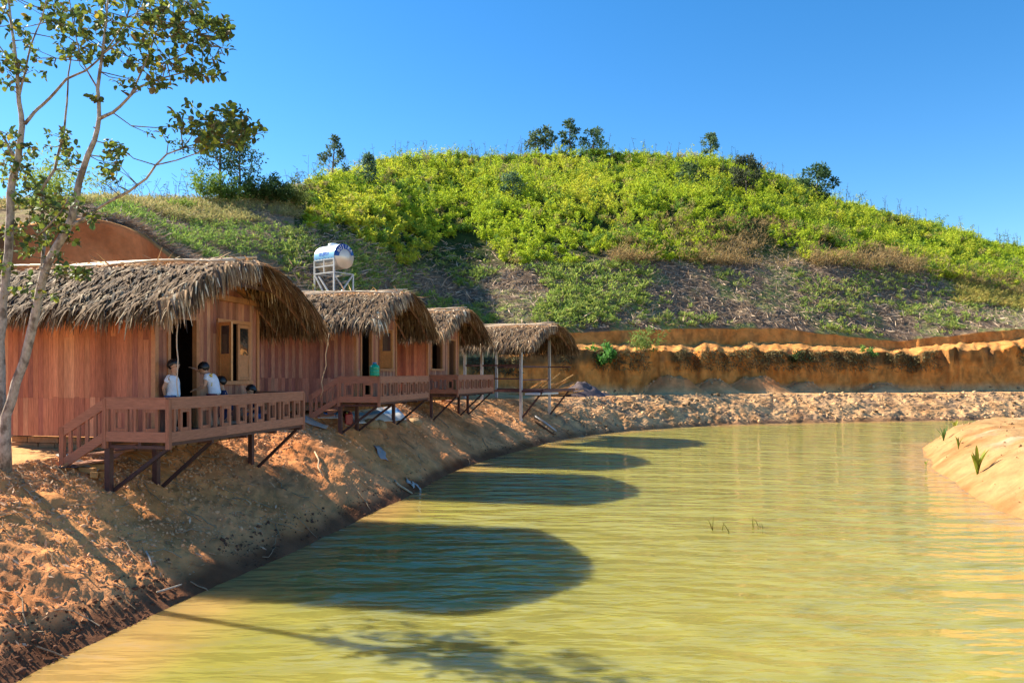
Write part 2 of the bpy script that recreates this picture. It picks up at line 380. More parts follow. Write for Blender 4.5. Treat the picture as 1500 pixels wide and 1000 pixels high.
# ---- right bank (a low spit of bright raked earth)
RB=np.array([(14,-8),(11.6,2),(10.6,9),(10.4,12),(10.5,15.2),(10.7,16.4),(11.6,19.1),(13.4,23.4),(15.4,27.6),(16.7,30.2),(18.2,31.8),(20.5,32.6),(26,33.4),(40,34),(80,36)],float)
def segdist(P,poly):
    best=np.full(P.shape[:-1],1e9); sg=np.zeros(P.shape[:-1])
    for A,B in zip(poly[:-1],poly[1:]):
        d=B-A; L=np.hypot(*d); d=d/L
        rx=P[...,0]-A[0]; ry=P[...,1]-A[1]; t=np.clip(rx*d[0]+ry*d[1],0,L)
        ex=rx-t*d[0]; ey=ry-t*d[1]; dist=np.hypot(ex,ey)
        s=np.sign(rx*d[1]-ry*d[0]); m=dist<best-1e-6
        best=np.where(m,dist,best); sg=np.where(m,s,sg)
    return best*sg     # positive on the right of the line
gx=np.concatenate([np.arange(8.5,24,.11),np.arange(24,80,.8)]); gy=np.concatenate([np.arange(-8,10,.6),np.arange(10,38,.14)])
GX,GY=np.meshgrid(gx,gy,indexing='ij'); D=segdist(np.stack([GX,GY],-1),RB)
D=D+.22*fbm(GX*.6,GY*.6,oct=4,seed=81)
prof=np.interp(D,[-3,0,.5,1.1,1.9,3,6,60],[-4.4,-3.02,-2.62,-2.15,-1.86,-1.76,-1.70,-1.6])
act=sm(0,.5,D)
GZ=prof+act*(.12*fbm(GX*1.1,GY*1.1,oct=5,seed=83,gain=.68)+.09*fbm(GX*3.5,GY*3.5,oct=4,seed=84,gain=.7)*(1-.5*sm(1.8,3,D)))
k1=fbm(GX*.7,GY*.7,oct=4,seed=85)*.5+.5
cc=lerp(np.broadcast_to(np.array((.38,.225,.10)),GX.shape+(3,)).copy(),(.44,.33,.21),sm(.48,.66,k1)*sm(.9,1.8,D))
cc=lerp(cc,(.42,.20,.08),(1-sm(.0,.35,D))*.8)
ix=np.arange(GX.size).reshape(GX.shape)
qq=np.stack([ix[:-1,:-1],ix[1:,:-1],ix[1:,1:],ix[:-1,1:]],-1)
Dc=(D[:-1,:-1]+D[1:,1:])/2
qq=qq[Dc>-1.5]
rb=npmesh('right_bank',np.stack([GX,GY,GZ],-1).reshape(-1,3),qq.reshape(-1,4),cc.reshape(-1,3),M['soil'],smooth=True); tag(rb,kind='structure')
def rbz(X,Y):
    i=int(np.argmin(abs(gx-X))); j=int(np.argmin(abs(gy-Y))); return float(GZ[i,j])

# ---- near bank, behind and below the viewer
nx,ny=np.meshgrid(np.arange(-40,41,.8),np.arange(-60,3.2,.8),indexing='ij')
nz_=np.interp(ny,[-60,.4,2.6,4],[-1.6,-1.65,-3.4,-4])+.08*fbm(nx*.8,ny*.8,oct=4,seed=90)
ii=np.arange(nx.size).reshape(nx.shape); qn=np.stack([ii[:-1,:-1],ii[1:,:-1],ii[1:,1:],ii[:-1,1:]],-1)
nb=npmesh('near_bank',np.stack([nx,ny,nz_],-1).reshape(-1,3),qn.reshape(-1,4),np.broadcast_to(np.array((.45,.3,.17)),(nx.size,3)),M['soil'],smooth=True); tag(nb,kind='structure')

# ---- water: murky, closed body, shallow tan margin
LB=np.array([(-5.2,2.4),(-4.95,4.6),(-4.78,7.2),(-4.43,9.1),(-4.26,10.15),(-3.8,11.8),(-3.24,14.5),(-2.5,18.05),(-1.69,23.2),(.46,29.3),(2.2,33.8),(5.3,38.2),(9.7,42.2),(19,45.8),(27.4,47.8),(60,60)],float)
wx=np.concatenate([np.arange(-9,14,.35),np.arange(14,64,1.0)]); wy=np.concatenate([np.arange(1,20,.35),np.arange(20,62,.8)])
WX,WY=np.meshgrid(wx,wy,indexing='ij')
dl=segdist(np.stack([WX,WY],-1),LB); dr=-segdist(np.stack([WX,WY],-1),RB)
dd=np.minimum(dl,dr)
sh=1-sm(0,1.5,dd+.6*fbm(WX*.5,WY*.5,oct=3,seed=95))
wcol=np.zeros(WX.shape+(3,)); wcol[...,0]=sh
iw=np.arange(WX.size).reshape(WX.shape); qw=np.stack([iw[:-1,:-1],iw[1:,:-1],iw[1:,1:],iw[:-1,1:]],-1).reshape(-1,4)
wm=bpy.data.materials.new('pond_water'); wm.use_nodes=True; n=wm.node_tree; L=n.links.new; p=n.nodes['Principled BSDF']
tc=n.nodes.new('ShaderNodeTexCoord')
at=n.nodes.new('ShaderNodeAttribute'); at.attribute_name='col'; sx=n.nodes.new('ShaderNodeSeparateColor'); L(at.outputs['Color'],sx.inputs[0])
mpn=n.nodes.new('ShaderNodeMapping'); L(tc.outputs['Object'],mpn.inputs[0]); mpn.inputs['Scale'].default_value=(.25,.5,1)
nn=n.nodes.new('ShaderNodeTexNoise'); nn.inputs['Scale'].default_value=.9; nn.inputs['Detail'].default_value=4; L(mpn.outputs[0],nn.inputs['Vector'])
mc=n.nodes.new('ShaderNodeMix'); mc.data_type='RGBA'; L(nn.outputs[0],mc.inputs['Factor'])
mc.inputs['A'].default_value=(.245,.215,.035,1); mc.inputs['B'].default_value=(.335,.30,.07,1)
ms=n.nodes.new('ShaderNodeMix'); ms.data_type='RGBA'; L(sx.outputs[0],ms.inputs['Factor']); L(mc.outputs['Result'],ms.inputs['A']); ms.inputs['B'].default_value=(.42,.26,.08,1)
L(ms.outputs['Result'],p.inputs['Base Color'])
p.inputs['Subsurface Weight'].default_value=.6; p.inputs['Subsurface Radius'].default_value=(1.0,.7,.25); p.inputs['Subsurface Scale'].default_value=1.0; p.subsurface_method='BURLEY'; p.inputs['Roughness'].default_value=.04; p.inputs['IOR'].default_value=1.5; p.inputs['Specular IOR Level'].default_value=.5
def wave(scale,sxy,dist,detail=2,rot=0.0):
    m_=n.nodes.new('ShaderNodeMapping'); L(tc.outputs['Object'],m_.inputs[0]); m_.inputs['Scale'].default_value=(sxy[0],sxy[1],1); m_.inputs['Rotation'].default_value=(0,0,rot)
    t_=n.nodes.new('ShaderNodeTexNoise'); t_.inputs['Scale'].default_value=scale; t_.inputs['Detail'].default_value=detail; t_.inputs['Roughness'].default_value=.45; t_.inputs['Distortion'].default_value=.25
    L(m_.outputs[0],t_.inputs['Vector']); return t_
b1=n.nodes.new('ShaderNodeBump'); b1.inputs['Strength'].default_value=1; b1.inputs['Distance'].default_value=.19; L(wave(1.0,(.75,2.5),1,3,R(-10)).outputs[0],b1.inputs['Height'])
b2=n.nodes.new('ShaderNodeBump'); b2.inputs['Strength'].default_value=1; b2.inputs['Distance'].default_value=.035; L(wave(2.6,(.6,2.4),1,3,R(6)).outputs[0],b2.inputs['Height']); L(b1.outputs[0],b2.inputs['Normal'])
b3=n.nodes.new('ShaderNodeBump'); b3.inputs['Strength'].default_value=1; b3.inputs['Distance'].default_value=.30; L(wave(.55,(.8,2.0),1,2,R(25)).outputs[0],b3.inputs['Height']); L(b3.outputs[0],b1.inputs['Normal'])
L(b2.outputs[0],p.inputs['Normal'])
WSSS=p
water=npmesh('water',np.stack([WX,WY,np.full_like(WX,WATER)],-1).reshape(-1,3),qw,wcol.reshape(-1,3),wm,smooth=True); tag(water,kind='structure')

# ------------------------------------------------------------------ thatch
def strips(P, D, N, Lg, W, col, sag, segs=4):
    """bent palm-leaf strips: start P, direction D, surface normal N, lengths, widths, colours"""
    n=len(P); k=segs+1
    D=D/np.linalg.norm(D,axis=1,keepdims=True)
    S=np.cross(D,N); S/= (np.linalg.norm(S,axis=1,keepdims=True)+1e-9)
    V=np.zeros((n,k,2,3)); cur=P.copy(); d=D.copy(); tw=RNG.uniform(-.5,.5,(n,1))
    for i in range(k):
        f=i/segs; wd=(W*(1-.85*f**1.6))[:,None]/2
        Si=S*np.cos(tw*f*2)+N*np.sin(tw*f*2)*.8
        V[:,i,0]=cur-Si*wd; V[:,i,1]=cur+Si*wd
        d=d+np.array((0,0,-1.0))*sag[:,None]/segs; d/=np.linalg.norm(d,axis=1,keepdims=True)
        cur=cur+d*(Lg/segs)[:,None]
    base=(np.arange(n)*k*2)[:,None,None]
    i=np.arange(segs)[None,:,None]*2
    q=np.concatenate([base+i,base+i+1,base+i+3,base+i+2],-1).reshape(-1,4)
    return V.reshape(-1,3),q,np.repeat(col,k*2,axis=0)

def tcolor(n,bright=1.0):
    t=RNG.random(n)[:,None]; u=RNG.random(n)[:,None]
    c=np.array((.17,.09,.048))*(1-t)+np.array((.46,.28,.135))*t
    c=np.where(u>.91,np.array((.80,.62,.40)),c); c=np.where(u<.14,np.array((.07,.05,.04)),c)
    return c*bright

def roof_profile(d,drop=0):       # height above the floor at distance d from the ridge
    return np.interp(np.abs(d),[0,.7,1.35,1.95,2.35,2.55],[3.0,2.89,2.66,2.34,2.11,1.98])
def thatch_roof(root, X, mid, x0, x1, dens=1.0, lowc=1.0):
    """X: local transform; ridge along x from x0 (back) to x1 (lake side) at y = mid"""
    # thin dark curved shell under the thatch, added to block light; battens follow
    ds=np.linspace(-2.5,2.5,21); m=MB()
    lo=[];
    for (off) in (0,-.07):
        for x in (x0+.12,x1-.22):
            for d in ds: lo.append((x,mid+d,float(roof_profile(d))+off-.03))
    nD=len(ds); fs=[]
    for k in range(nD-1):
        fs.append((k,k+1,nD+k+1,nD+k)); fs.append((2*nD+k,3*nD+k,3*nD+k+1,2*nD+k+1))
        fs.append((k,2*nD+k,2*nD+k+1,k+1)); fs.append((nD+k,nD+k+1,3*nD+k+1,3*nD+k))
    fs.append((0,nD,3*nD,2*nD)); fs.append((nD-1,3*nD-1,4*nD-1,2*nD-1))
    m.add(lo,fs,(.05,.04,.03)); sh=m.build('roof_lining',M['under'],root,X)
    m=MB()
    for d in (-2.35,-1.9,-1.3,-.7,0,.7,1.3,1.9,2.35): m.beam((x0+.1,mid+d,float(roof_profile(d))-.13),(x1-.18,mid+d,float(roof_profile(d))-.13),.05,.05,(.20,.09,.05))
    for x in (x1-.25,0.02,x0+.2):
        for s in (-1,1):
            pr=[0,.7,1.35,1.95,2.45]
            for a_,b_ in zip(pr[:-1],pr[1:]): m.beam((x,mid+s*a_,float(roof_profile(a_))-.2),(x,mid+s*b_,float(roof_profile(b_))-.2),.05,.09,(.22,.10,.05))
    m.beam((x1-.3,mid-1.2,2.62),(x1-.3,mid+1.2,2.62),.05,.07,(.09,.04,.025))
    m.build('rafter',M['trim'],sh)
    Vs=[];Qs=[];Cs=[];off=0
    def put(P,D,N,L,W,c,s):
        nonlocal off
        v,q,cc_=strips(P,D,N,L,W,c,s); Vs.append(v); Qs.append(q+off); Cs.append(cc_); off+=len(v)
    def slope_pts(n,d):
        x=RNG.uniform(x0,x1-.02,n); x=x+.0
        z=roof_profile(d); e=.02; dz=(roof_profile(np.abs(d)+e)-roof_profile(np.abs(d)-e))/(2*e)
        s=np.sign(d); s=np.where(s==0,1,s)
        D=np.stack([np.zeros(n),s,dz],-1); D/=np.linalg.norm(D,axis=1,keepdims=True)
        N=np.stack([np.zeros(n),-s*dz,np.ones(n)],-1); N/=np.linalg.norm(N,axis=1,keepdims=True)
        return np.stack([x,mid+d,z],-1),D,N
    # courses down each slope; sunlit top and shaded droop painted into the colours
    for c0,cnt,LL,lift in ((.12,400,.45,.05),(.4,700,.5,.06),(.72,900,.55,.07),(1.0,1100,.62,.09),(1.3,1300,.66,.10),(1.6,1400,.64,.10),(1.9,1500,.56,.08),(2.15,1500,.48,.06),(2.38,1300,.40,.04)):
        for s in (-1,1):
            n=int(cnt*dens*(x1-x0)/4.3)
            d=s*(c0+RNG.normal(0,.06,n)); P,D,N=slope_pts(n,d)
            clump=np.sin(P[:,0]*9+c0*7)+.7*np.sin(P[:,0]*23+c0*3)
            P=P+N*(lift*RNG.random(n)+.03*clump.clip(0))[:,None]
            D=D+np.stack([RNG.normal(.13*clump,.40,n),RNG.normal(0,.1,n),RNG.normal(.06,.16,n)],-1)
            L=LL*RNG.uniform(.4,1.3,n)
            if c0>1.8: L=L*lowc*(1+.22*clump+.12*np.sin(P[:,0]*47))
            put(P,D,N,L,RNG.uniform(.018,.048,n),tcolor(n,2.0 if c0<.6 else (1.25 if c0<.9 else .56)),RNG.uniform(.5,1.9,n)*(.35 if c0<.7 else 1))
    # loose mulch of leaf lying flat over the top, sunlight painted into its brighter colour
    n=int(900*dens); d=RNG.uniform(-.8,.8,n); P,D,N=slope_pts(n,d); P+=N*.05
    D=np.stack([RNG.normal(0,1,n),RNG.normal(0,.5,n),RNG.normal(0,.1,n)],-1)
    put(P,D,N,RNG.uniform(.15,.5,n),RNG.uniform(.02,.05,n),tcolor(n,1.6),RNG.uniform(0,.3,n))
    # verge at the open gable: leaves bundled over the edge, drooping outwards
    for n,xo,LL in ((1500,0.0,.5),(900,-.08,.42)):
        n=int(n*dens); d=RNG.uniform(-2.5,2.5,n); P,D,N=slope_pts(n,d); P[:,0]=x1+xo-RNG.random(n)*.22
        P+=N*(RNG.random(n)*.10)[:,None]
        D=D*.75+np.stack([RNG.uniform(.25,1.0,n),RNG.normal(0,.15,n),RNG.uniform(-.35,.1,n)],-1)
        put(P,D,N,LL*RNG.uniform(.5,1.25,n),RNG.uniform(.02,.045,n),tcolor(n,1.25),RNG.uniform(.9,2.2,n))
    n=int(500*dens); d=RNG.uniform(-2.5,2.5,n); P,D,N=slope_pts(n,d); P[:,0]=x0+RNG.random(n)*.2
    D=D*.6+np.stack([-RNG.uniform(.3,1.0,n),RNG.normal(0,.15,n),RNG.uniform(-.35,.1,n)],-1)
    put(P,D,N,.5*RNG.uniform(.5,1.25,n),RNG.uniform(.02,.045,n),tcolor(n,1.0),RNG.uniform(.9,2.2,n))
    # hanging fringe under the eaves, coloured darker to paint the shade inside the roof
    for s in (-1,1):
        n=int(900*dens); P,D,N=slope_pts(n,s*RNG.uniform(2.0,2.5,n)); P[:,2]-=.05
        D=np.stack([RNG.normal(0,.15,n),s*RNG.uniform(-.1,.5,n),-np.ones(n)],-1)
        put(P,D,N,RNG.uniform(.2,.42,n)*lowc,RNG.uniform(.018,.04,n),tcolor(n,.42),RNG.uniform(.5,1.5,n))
    V=np.concatenate(Vs); V=np.array([X(p) for p in V]) if X is not None else V
    th=npmesh('thatch_roof',V,np.concatenate(Qs),np.concatenate(Cs),M['thatch'],root)
    sh.parent=th
    # split bamboo laths holding the thatch down
    for d,dx in ((0.0,.02),(-.33,-.05),(.33,0),(-.72,.05),(.75,0),(-.5,-.9)):
        m=MB(); z=float(roof_profile(d))+.12
        xs=np.linspace(x0-.05+dx,x1-.1+dx*.5,9)
        m.tube([(x,mid+d+.012*math.sin(x*3+d*9),z+.03*math.sin(x*2.1+d*5)) for x in xs],[.022]*9,7,(.66,.50,.33)); m.build('bamboo_lath',M['trim'],th,X)
    for k in range(14):
        m=MB(); x=random.uniform(x0,x1); y=mid+random.uniform(-.5,.3); a_=random.uniform(-.6,.6)
        m.tube([(x-.4*math.cos(a_),y-.3*math.sin(a_),3.07),(x+.4*math.cos(a_),y+.3*math.sin(a_),3.10)],.008,5,(.6,.46,.3)); m.build('stick',M['trim'],th,X)
    return th

WCOL=[(.50,.20,.115),(.45,.17,.098),(.55,.24,.135),(.39,.15,.092),(.51,.21,.12),(.60,.29,.165),(.35,.135,.092)]
def planks(m, axis, fixed, a0, a1, z0, z1, openings=(), joint=.62, th=.022, face=1, bright=1.0, wd=.105):
    """upright boards; axis 'x' or 'y' is the running direction; openings = (a,b,zlo,zhi)"""
    cuts=sorted(set([a0,a1]+[o for q in openings for o in q[:2]]))
    for s,e in zip(cuts[:-1],cuts[1:]):
        nb=max(1,round((e-s)/wd)); stp=(e-s)/nb
        for i in range(nb):
            p0=s+i*stp+.0015; p1=s+(i+1)*stp-.0015; mid=(p0+p1)/2
            spans=[(z0,z1)]
            for (a,b,zl,zh) in openings:
                if a<=mid<=b:
                    ns=[]
                    for (lo,hi) in spans:
                        if zl>lo: ns.append((lo,min(zl,hi)))
                        if zh<hi: ns.append((max(zh,lo),hi))
                    spans=ns
            for (lo,hi) in spans:
                zs=[lo]
                if joint is not None and lo<z0+joint-.1<hi-.2: zs.append(z0+joint+random.choice((0,0,0,.02,-.02)))
                if hi-zs[-1]>1.4 and random.random()<.35: zs.append(zs[-1]+random.uniform(.9,1.4))
                zs.append(hi)
                for c0,c1 in zip(zs[:-1],zs[1:]):
                    if c1-c0<.01: continue
                    c=random.choice(WCOL); k=random.uniform(.85,1.15)*bright; c=tuple(v*k for v in c)
                    o=random.uniform(0,.004)*face; f0=fixed+o; f1=fixed+o-th*face
                    lo_,hi_=min(f0,f1),max(f0,f1)
                    if axis=='x': m.box(p0,p1,lo_,hi_,c0+.001,c1-.001,c)
                    else: m.box(lo_,hi_,p0,p1,c0+.001,c1-.001,c)
    # dark backing just behind so no light shows through the seams
    for s,e in zip(cuts[:-1],cuts[1:]):
        spans=[(z0,z1)]
        for (a,b,zl,zh) in openings:
            if a<=(s+e)/2<=b:
                ns=[]
                for (lo,hi) in spans:
                    if zl>lo: ns.append((lo,min(zl,hi)))
                    if zh<hi: ns.append((max(zh,lo),hi))
                spans=ns
        for (lo,hi) in spans:
            b0=fixed-(th+.003)*face; b1=fixed-(th+.04)*face
            l_,h_=min(b0,b1),max(b0,b1)
            if axis=='x': m.box(s,e,l_,h_,lo,hi,(.06,.03,.02))
            else: m.box(l_,h_,s,e,lo,hi,(.06,.03,.02))

TRIM=(.50,.21,.085); TRIMB=(.66,.30,.10); RAIL=(.40,.165,.095); STEEL=(.10,.045,.038)
def rj(c,a=.1): k=random.uniform(1-a,1+a); return tuple(v*k for v in c)

def baluster_frame(root, X, kind, at, axis, fixed, z0, z1, w=.26, col=RAIL, out=1):
    m=MB(); b=.05; h=.022
    def bx(a0,a1,c0,c1,t=h):
        l,hh=fixed-t,fixed+t
        if axis=='y': m.box(l,hh,a0,a1,c0,c1,rj(col))
        else: m.box(a0,a1,l,hh,c0,c1,rj(col))
    if kind=='frame':
        bx(at-w/2,at-w/2+b,z0,z1); bx(at+w/2-b,at+w/2,z0,z1); bx(at-w/2+b,at+w/2-b,z0,z0+b,h-.003); bx(at-w/2+b,at+w/2-b,z1-b,z1,h-.003)
    else: bx(at-.022,at+.022,z0,z1)
    m.build('baluster',M['wood'],root,X)

def make_hut(name, O, ang, floor, label, style='first', mirror=False, ground=(-.8,-.92,-.97), dens=1.0, sunbrick=False):
    root=empty(name,(O[0],O[1],floor),R(-ang),label,'hut','thatched wooden huts along the pond')
    FW=3.2; DP=-3.03
    X=(lambda p:(p[0],FW-p[1],p[2])) if mirror else (lambda p:(p[0],p[1],p[2]))
    H=2.42
    # walls
    door=(.34,1.15,0.0,2.0); win=(1.74,2.89,.80,2.02)
    m=MB()
    planks(m,'y',0.0,0.0,FW,-.10,H,(door,win),face=1,joint=.9)
    f=m.build('front_wall',M['wood'],root,X)
    m=MB(); planks(m,'x',0.0,DP,0.0,-.10,H,(),face=-1,joint=.66); m.build('side_wall',M['wood'],root,X)
    m=MB(); planks(m,'x',FW,DP,0.0,-.10,H,(),face=1,joint=.66); m.build('side_wall',M['wood'],root,X)
    m=MB(); planks(m,'y',DP,0.0,FW,-.10,H,(),face=-1,joint=.66); m.build('back_wall',M['wood'],root,X)
    m=MB()                                               # gable boards and tie beams
    for i in range(30):
        a=i*FW/30; b=a+FW/30-.003; mid_=(a+b)/2; zt=float(roof_profile(mid_-1.6))-.16
        if zt>H+.02: m.box(-.02,.006,a,b,H+.005,zt,rj(random.choice(WCOL)))
    m.beam((.05,0,H+.02),(.05,FW,H+.02),.05,.11,rj(TRIM)); 
    m.beam((.045,0,H+.10),(.045,1.6,2.84),.04,.10,rj(TRIM)); m.beam((.045,FW,H+.10),(.045,1.6,2.84),.04,.10,rj(TRIM))
    m.build('gable_board',M['wood'],root,X)
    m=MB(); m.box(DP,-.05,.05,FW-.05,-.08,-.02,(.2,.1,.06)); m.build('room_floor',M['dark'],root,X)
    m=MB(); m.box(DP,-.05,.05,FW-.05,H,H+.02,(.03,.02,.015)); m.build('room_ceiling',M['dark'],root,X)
    for y in (-.012,FW-.075): 
        m=MB(); m.box(-.05,.03,y,y+.085,-.10,H,rj(TRIM)); m.build('corner_post',M['trim'],root,X)
    # door frame
    m=MB(); a,b,zl,zh=door
    m.box(-.06,.028,a-.02,a+.05,0,zh,rj(TRIM)); m.box(-.06,.028,b-.05,b+.03,0,zh,rj(TRIM)); m.box(-.06,.024,a-.02,b+.03,zh-.055,zh+.01,rj(TRIM))
    dfm=m.build('door_frame',M['trim'],root,X)
    # inward opened door leaf
    m=MB(); m.box(-.75,-.07,a+.06,a+.10,0.02,zh-.06,(.20,.085,.045)); m.build('door_leaf',M['trim'],dfm,X)
    # window
    a,b,zl,zh=win; m=MB()
    m.box(-.05,.03,a,a+.06,zl,zh,rj(TRIM)); m.box(-.05,.03,b-.06,b,zl,zh,rj(TRIM)); m.box(-.05,.034,a,b,zh-.05,zh+.02,rj(TRIM)); m.box(-.05,.06,a-.04,b+.04,zl-.03,zl+.04,rj(TRIM))
    wf=m.build('window_frame',M['trim'],root,X)
    def casement(hy,ay,angle,wd_,colr_):
        # hinge at (0.02,hy); closed direction ay (+1/-1) along y; angle opened outwards
        th=R(angle); dx=math.sin(th); dy=ay*math.cos(th)
        def PT(t,z,o=0): return (.03+dx*t-dy*o*.0+o*dy*ay, hy+dy*t-o*dx*ay*1.0, z)
        m=MB(); z0=zl+.05; z1=zh-.06; zm=z0+.42*(z1-z0)
        def bar(t0,t1,za,zb,w_=.035):
            A=[PT(t0,za,-w_/2),PT(t1,za,-w_/2),PT(t1,za,w_/2),PT(t0,za,w_/2)]; B=[(q[0],q[1],zb) for q in A]
            m.add(A+B,[(0,3,2,1),(4,5,6,7),(0,1,5,4),(1,2,6,5),(2,3,7,6),(3,0,4,7)],rj(colr_))
        bar(0,.07,z0,z1); bar(wd_-.07,wd_,z0,z1); bar(.07,wd_-.07,z1-.07,z1,.031); bar(.07,wd_-.07,z0,z0+.07,.031); bar(.07,wd_-.07,zm-.04,zm+.04,.031)
        bar(.07,wd_-.07,z0+.07,zm-.04,.015)
        cs=m.build('casement',M['trim'],wf,X)
        m=MB(); A=[PT(.07,zm+.04,-.004),PT(wd_-.07,zm+.04,-.004),PT(wd_-.07,zm+.04,.004),PT(.07,zm+.04,.004)]; B=[(q[0],q[1],z1-.07) for q in A]
        m.add(A+B,[(0,3,2,1),(4,5,6,7),(0,1,5,4),(1,2,6,5),(2,3,7,6),(3,0,4,7)]); 
        # the pane is part of the casement, one level below the window frame
        pn=m.build('glass_pane',M['glass'],wf,X)
    if style=='first':
        casement(a+.05,1,116,.44,TRIMB); casement(b-.06,-1,2,.46,TRIM)
    elif style=='second':
        casement(a+.05,1,100,.42,TRIMB); casement(b-.06,-1,6,.52,TRIM)
    # deck
    y0=-1.1; y1=3.06; W=1.1
    m=MB(); nb=10
    for i in range(nb): m.box(.004+i*W/nb,.004+(i+1)*W/nb-.006,y0,y1,-.03,0,rj((.26,.12,.08)))
    dk=m.build('deck_floor',M['woodh'],root,X)
    m=MB()
    for x in (.03,.55,1.04): m.box(x,x+.05,y0+.03,y1-.02,-.11,-.031,STEEL)
    for y in (y0+.03,0.0,1.0,2.0,y1-.08): m.box(0,1.09,y,y+.05,-.16,-.111,STEEL)
    m.build('deck_beam',M['steel'],dk,X)
    zt0,zt1=.44,.60; zb0,zb1=-.055,.10
    def rail(axis,fixed,a0,a1,tag_,plan,near=True,col=RAIL,t=.025):
        r=MB()
        def bx(c0,c1,d=0):
            l,h=fixed-t-d,fixed+t+d
            k=a0
            while k<a1-1e-3:
                e=min(a1,k+1.45) if a1-k<2.6 else k+1.45
                if axis=='y': r.box(l,h,k,e-.002,c0,c1,rj(col))
                else: r.box(k,e-.002,l,h,c0,c1,rj(col))
                k=e
        bx(zt0,zt1); bx(zb0,zb1)
        if axis=='y': r.box(fixed-.04,fixed+.03,a0,a1,zt1+.002,zt1+.022,rj(col))
        else: r.box(a0,a1,fixed-.03,fixed+.03,zt1+.002,zt1+.022,rj(col))
        ro=r.build('railing',M['woodh'],root,X)
        for kind,at in plan: baluster_frame(ro,X,kind,at,axis,fixed,zb1+.002,zt0-.002,col=col)
        return ro
    plan=[]
    cs=[-.72,-.22,.36,.84,1.42,1.84,2.36,2.78]
    for c in cs: plan.append(('frame',c))
    for c in (.07,1.13,2.12,-.98): plan.append(('slat',c))
    rail('y',W,y0,y1,'front',plan)
    rail('x',y0,0.0,W-.03,'side',[('frame',.28),('frame',.80),('slat',.54),('slat',.05)])
    rail('x',y1,0.0,W-.03,'side',[('frame',.28),('frame',.80),('slat',.54)],col=tuple(v*.8 for v in RAIL))  # far rail: shade of its inner side painted in as darker colour
    for (x,y) in ((W,y0),(W,y1),(0.0,y0)):
        m=MB(); m.box(x-.032,x+.032,y-.032,y+.032,-.16,.598,rj(RAIL)); m.build('railing_post',M['wood'],root,X)
    # stair descending away from the lake along the near side
    sx=-.76; dz=.44
    for s in (y0,-.12):
        m=MB(); m.add([(0,s-.02,-.06),(0,s+.02,-.06),(0,s+.02,.10),(0,s-.02,.10),(sx,s-.02,-.06-dz),(sx,s+.02,-.06-dz),(sx,s+.02,.10-dz),(sx,s-.02,.10-dz)],[(0,3,2,1),(4,5,6,7),(0,1,5,4),(1,2,6,5),(2,3,7,6),(3,0,4,7)],rj(RAIL,.05))
        st=m.build('stair_stringer',M['woodh'],root,X)
    for i,(x,z) in enumerate(((-.13,-.12),(-.38,-.27),(-.63,-.42))):
        m=MB(); m.box(x-.12,x+.12,y0+.03,-.15,z-.03,z,rj((.33,.15,.09))); m.build('tread',M['woodh'],root,X)
    m=MB(); s=y0
    m.add([(-.002,s-.022,zt0),(-.002,s+.022,zt0),(-.002,s+.022,zt1),(-.002,s-.022,zt1),(sx,s-.022,zt0-dz),(sx,s+.022,zt0-dz),(sx,s+.022,zt1-dz),(sx,s-.022,zt1-dz)],[(0,3,2,1),(4,5,6,7),(0,1,5,4),(1,2,6,5),(2,3,7,6),(3,0,4,7)],rj(RAIL,.05))
    sr=m.build('stair_rail',M['woodh'],root,X)
    for x in (-.17,-.32,-.47,-.62):
        m=MB(); k=x/sx*dz; m.box(x-.026,x+.026,s-.016,s+.016,zb1-k-.03,zt0-k+.03,rj(RAIL)); m.build('baluster',M['wood'],sr,X)
    m=MB(); m.box(sx-.045,sx+.03,s-.03,s+.03,-.10-dz,zt1-dz-.01,rj(RAIL)); m.build('railing_post',M['wood'],sr,X)
    # steel legs and braces standing in the bank
    for y,gzv in zip((y0+.05,0.02,2.9),ground):
        m=MB(); m.box(-.02,.07,y-.045,y+.045,gzv-.25,-.16,rj(STEEL)); m.build('steel_leg',M['steel'],root,X)
        m=MB(); m.beam((.06,y+.06,gzv-.02),(1.0,y+.06,-.165),.055,.055,rj((.06,.03,.028))); m.build('brace',M['steel'],root,X)
    # low masonry plinth under the cabin
    m=MB()
    for side in range(3):
        Lx=3.0 if side<2 else 3.0
        for r_ in range(2 if not sunbrick else 3):
            n_=9
            for i in range(n_):
                a0=i*Lx/n_+(.1 if r_%2 else 0); a1=a0+Lx/n_-.02; z1=-.13-r_*.11; z0=z1-.10
                c=rj((.30,.17,.09),.25); j=random.uniform(-.015,.015)
                if side==0: m.box(-a1,-a0,.12+j,.24+j,z0,z1,c)
                elif side==1: m.box(-a1,-a0,3.0+j,3.12+j,z0,z1,c)
                else: m.box(-.32+j,-.2+j,.1+a0,.1+a1-.05,z0,z1,c)
    m.build('plinth',M['stone'],root,X)
    thatch_roof(root,X,1.6,-3.35,1.02,dens)
    return root

def uv(O,ang,floor,v,u,z):
    a_=R(ang); return Vector((O[0]+v*math.cos(a_)+u*math.sin(a_), O[1]-v*math.sin(a_)+u*math.cos(a_), floor+z))
H1=((-6.0,12.4),12.0,-.97); H2=((-4.27,20.2),11.0,-.67); H3=((-3.02,26.4),16.0,-.64); H4=((.40,33.0),27.0,-.75)
hut1=make_hut('wooden_hut',*H1,'largest and nearest red-brown plank hut with shaggy thatch, children on its deck','first',False,(-.80,-.93,-1.0),1.0)
hut2=make_hut('wooden_hut',*H2,'second plank hut along the bank, a green water bottle on its deck rail','second',False,(-.82,-.85,-.92),.75)
hut3=make_hut('wooden_hut',*H3,'third and smallest-looking plank hut, between the second hut and the open pavilion','third',True,(-1.0,-1.02,-1.05),.6)

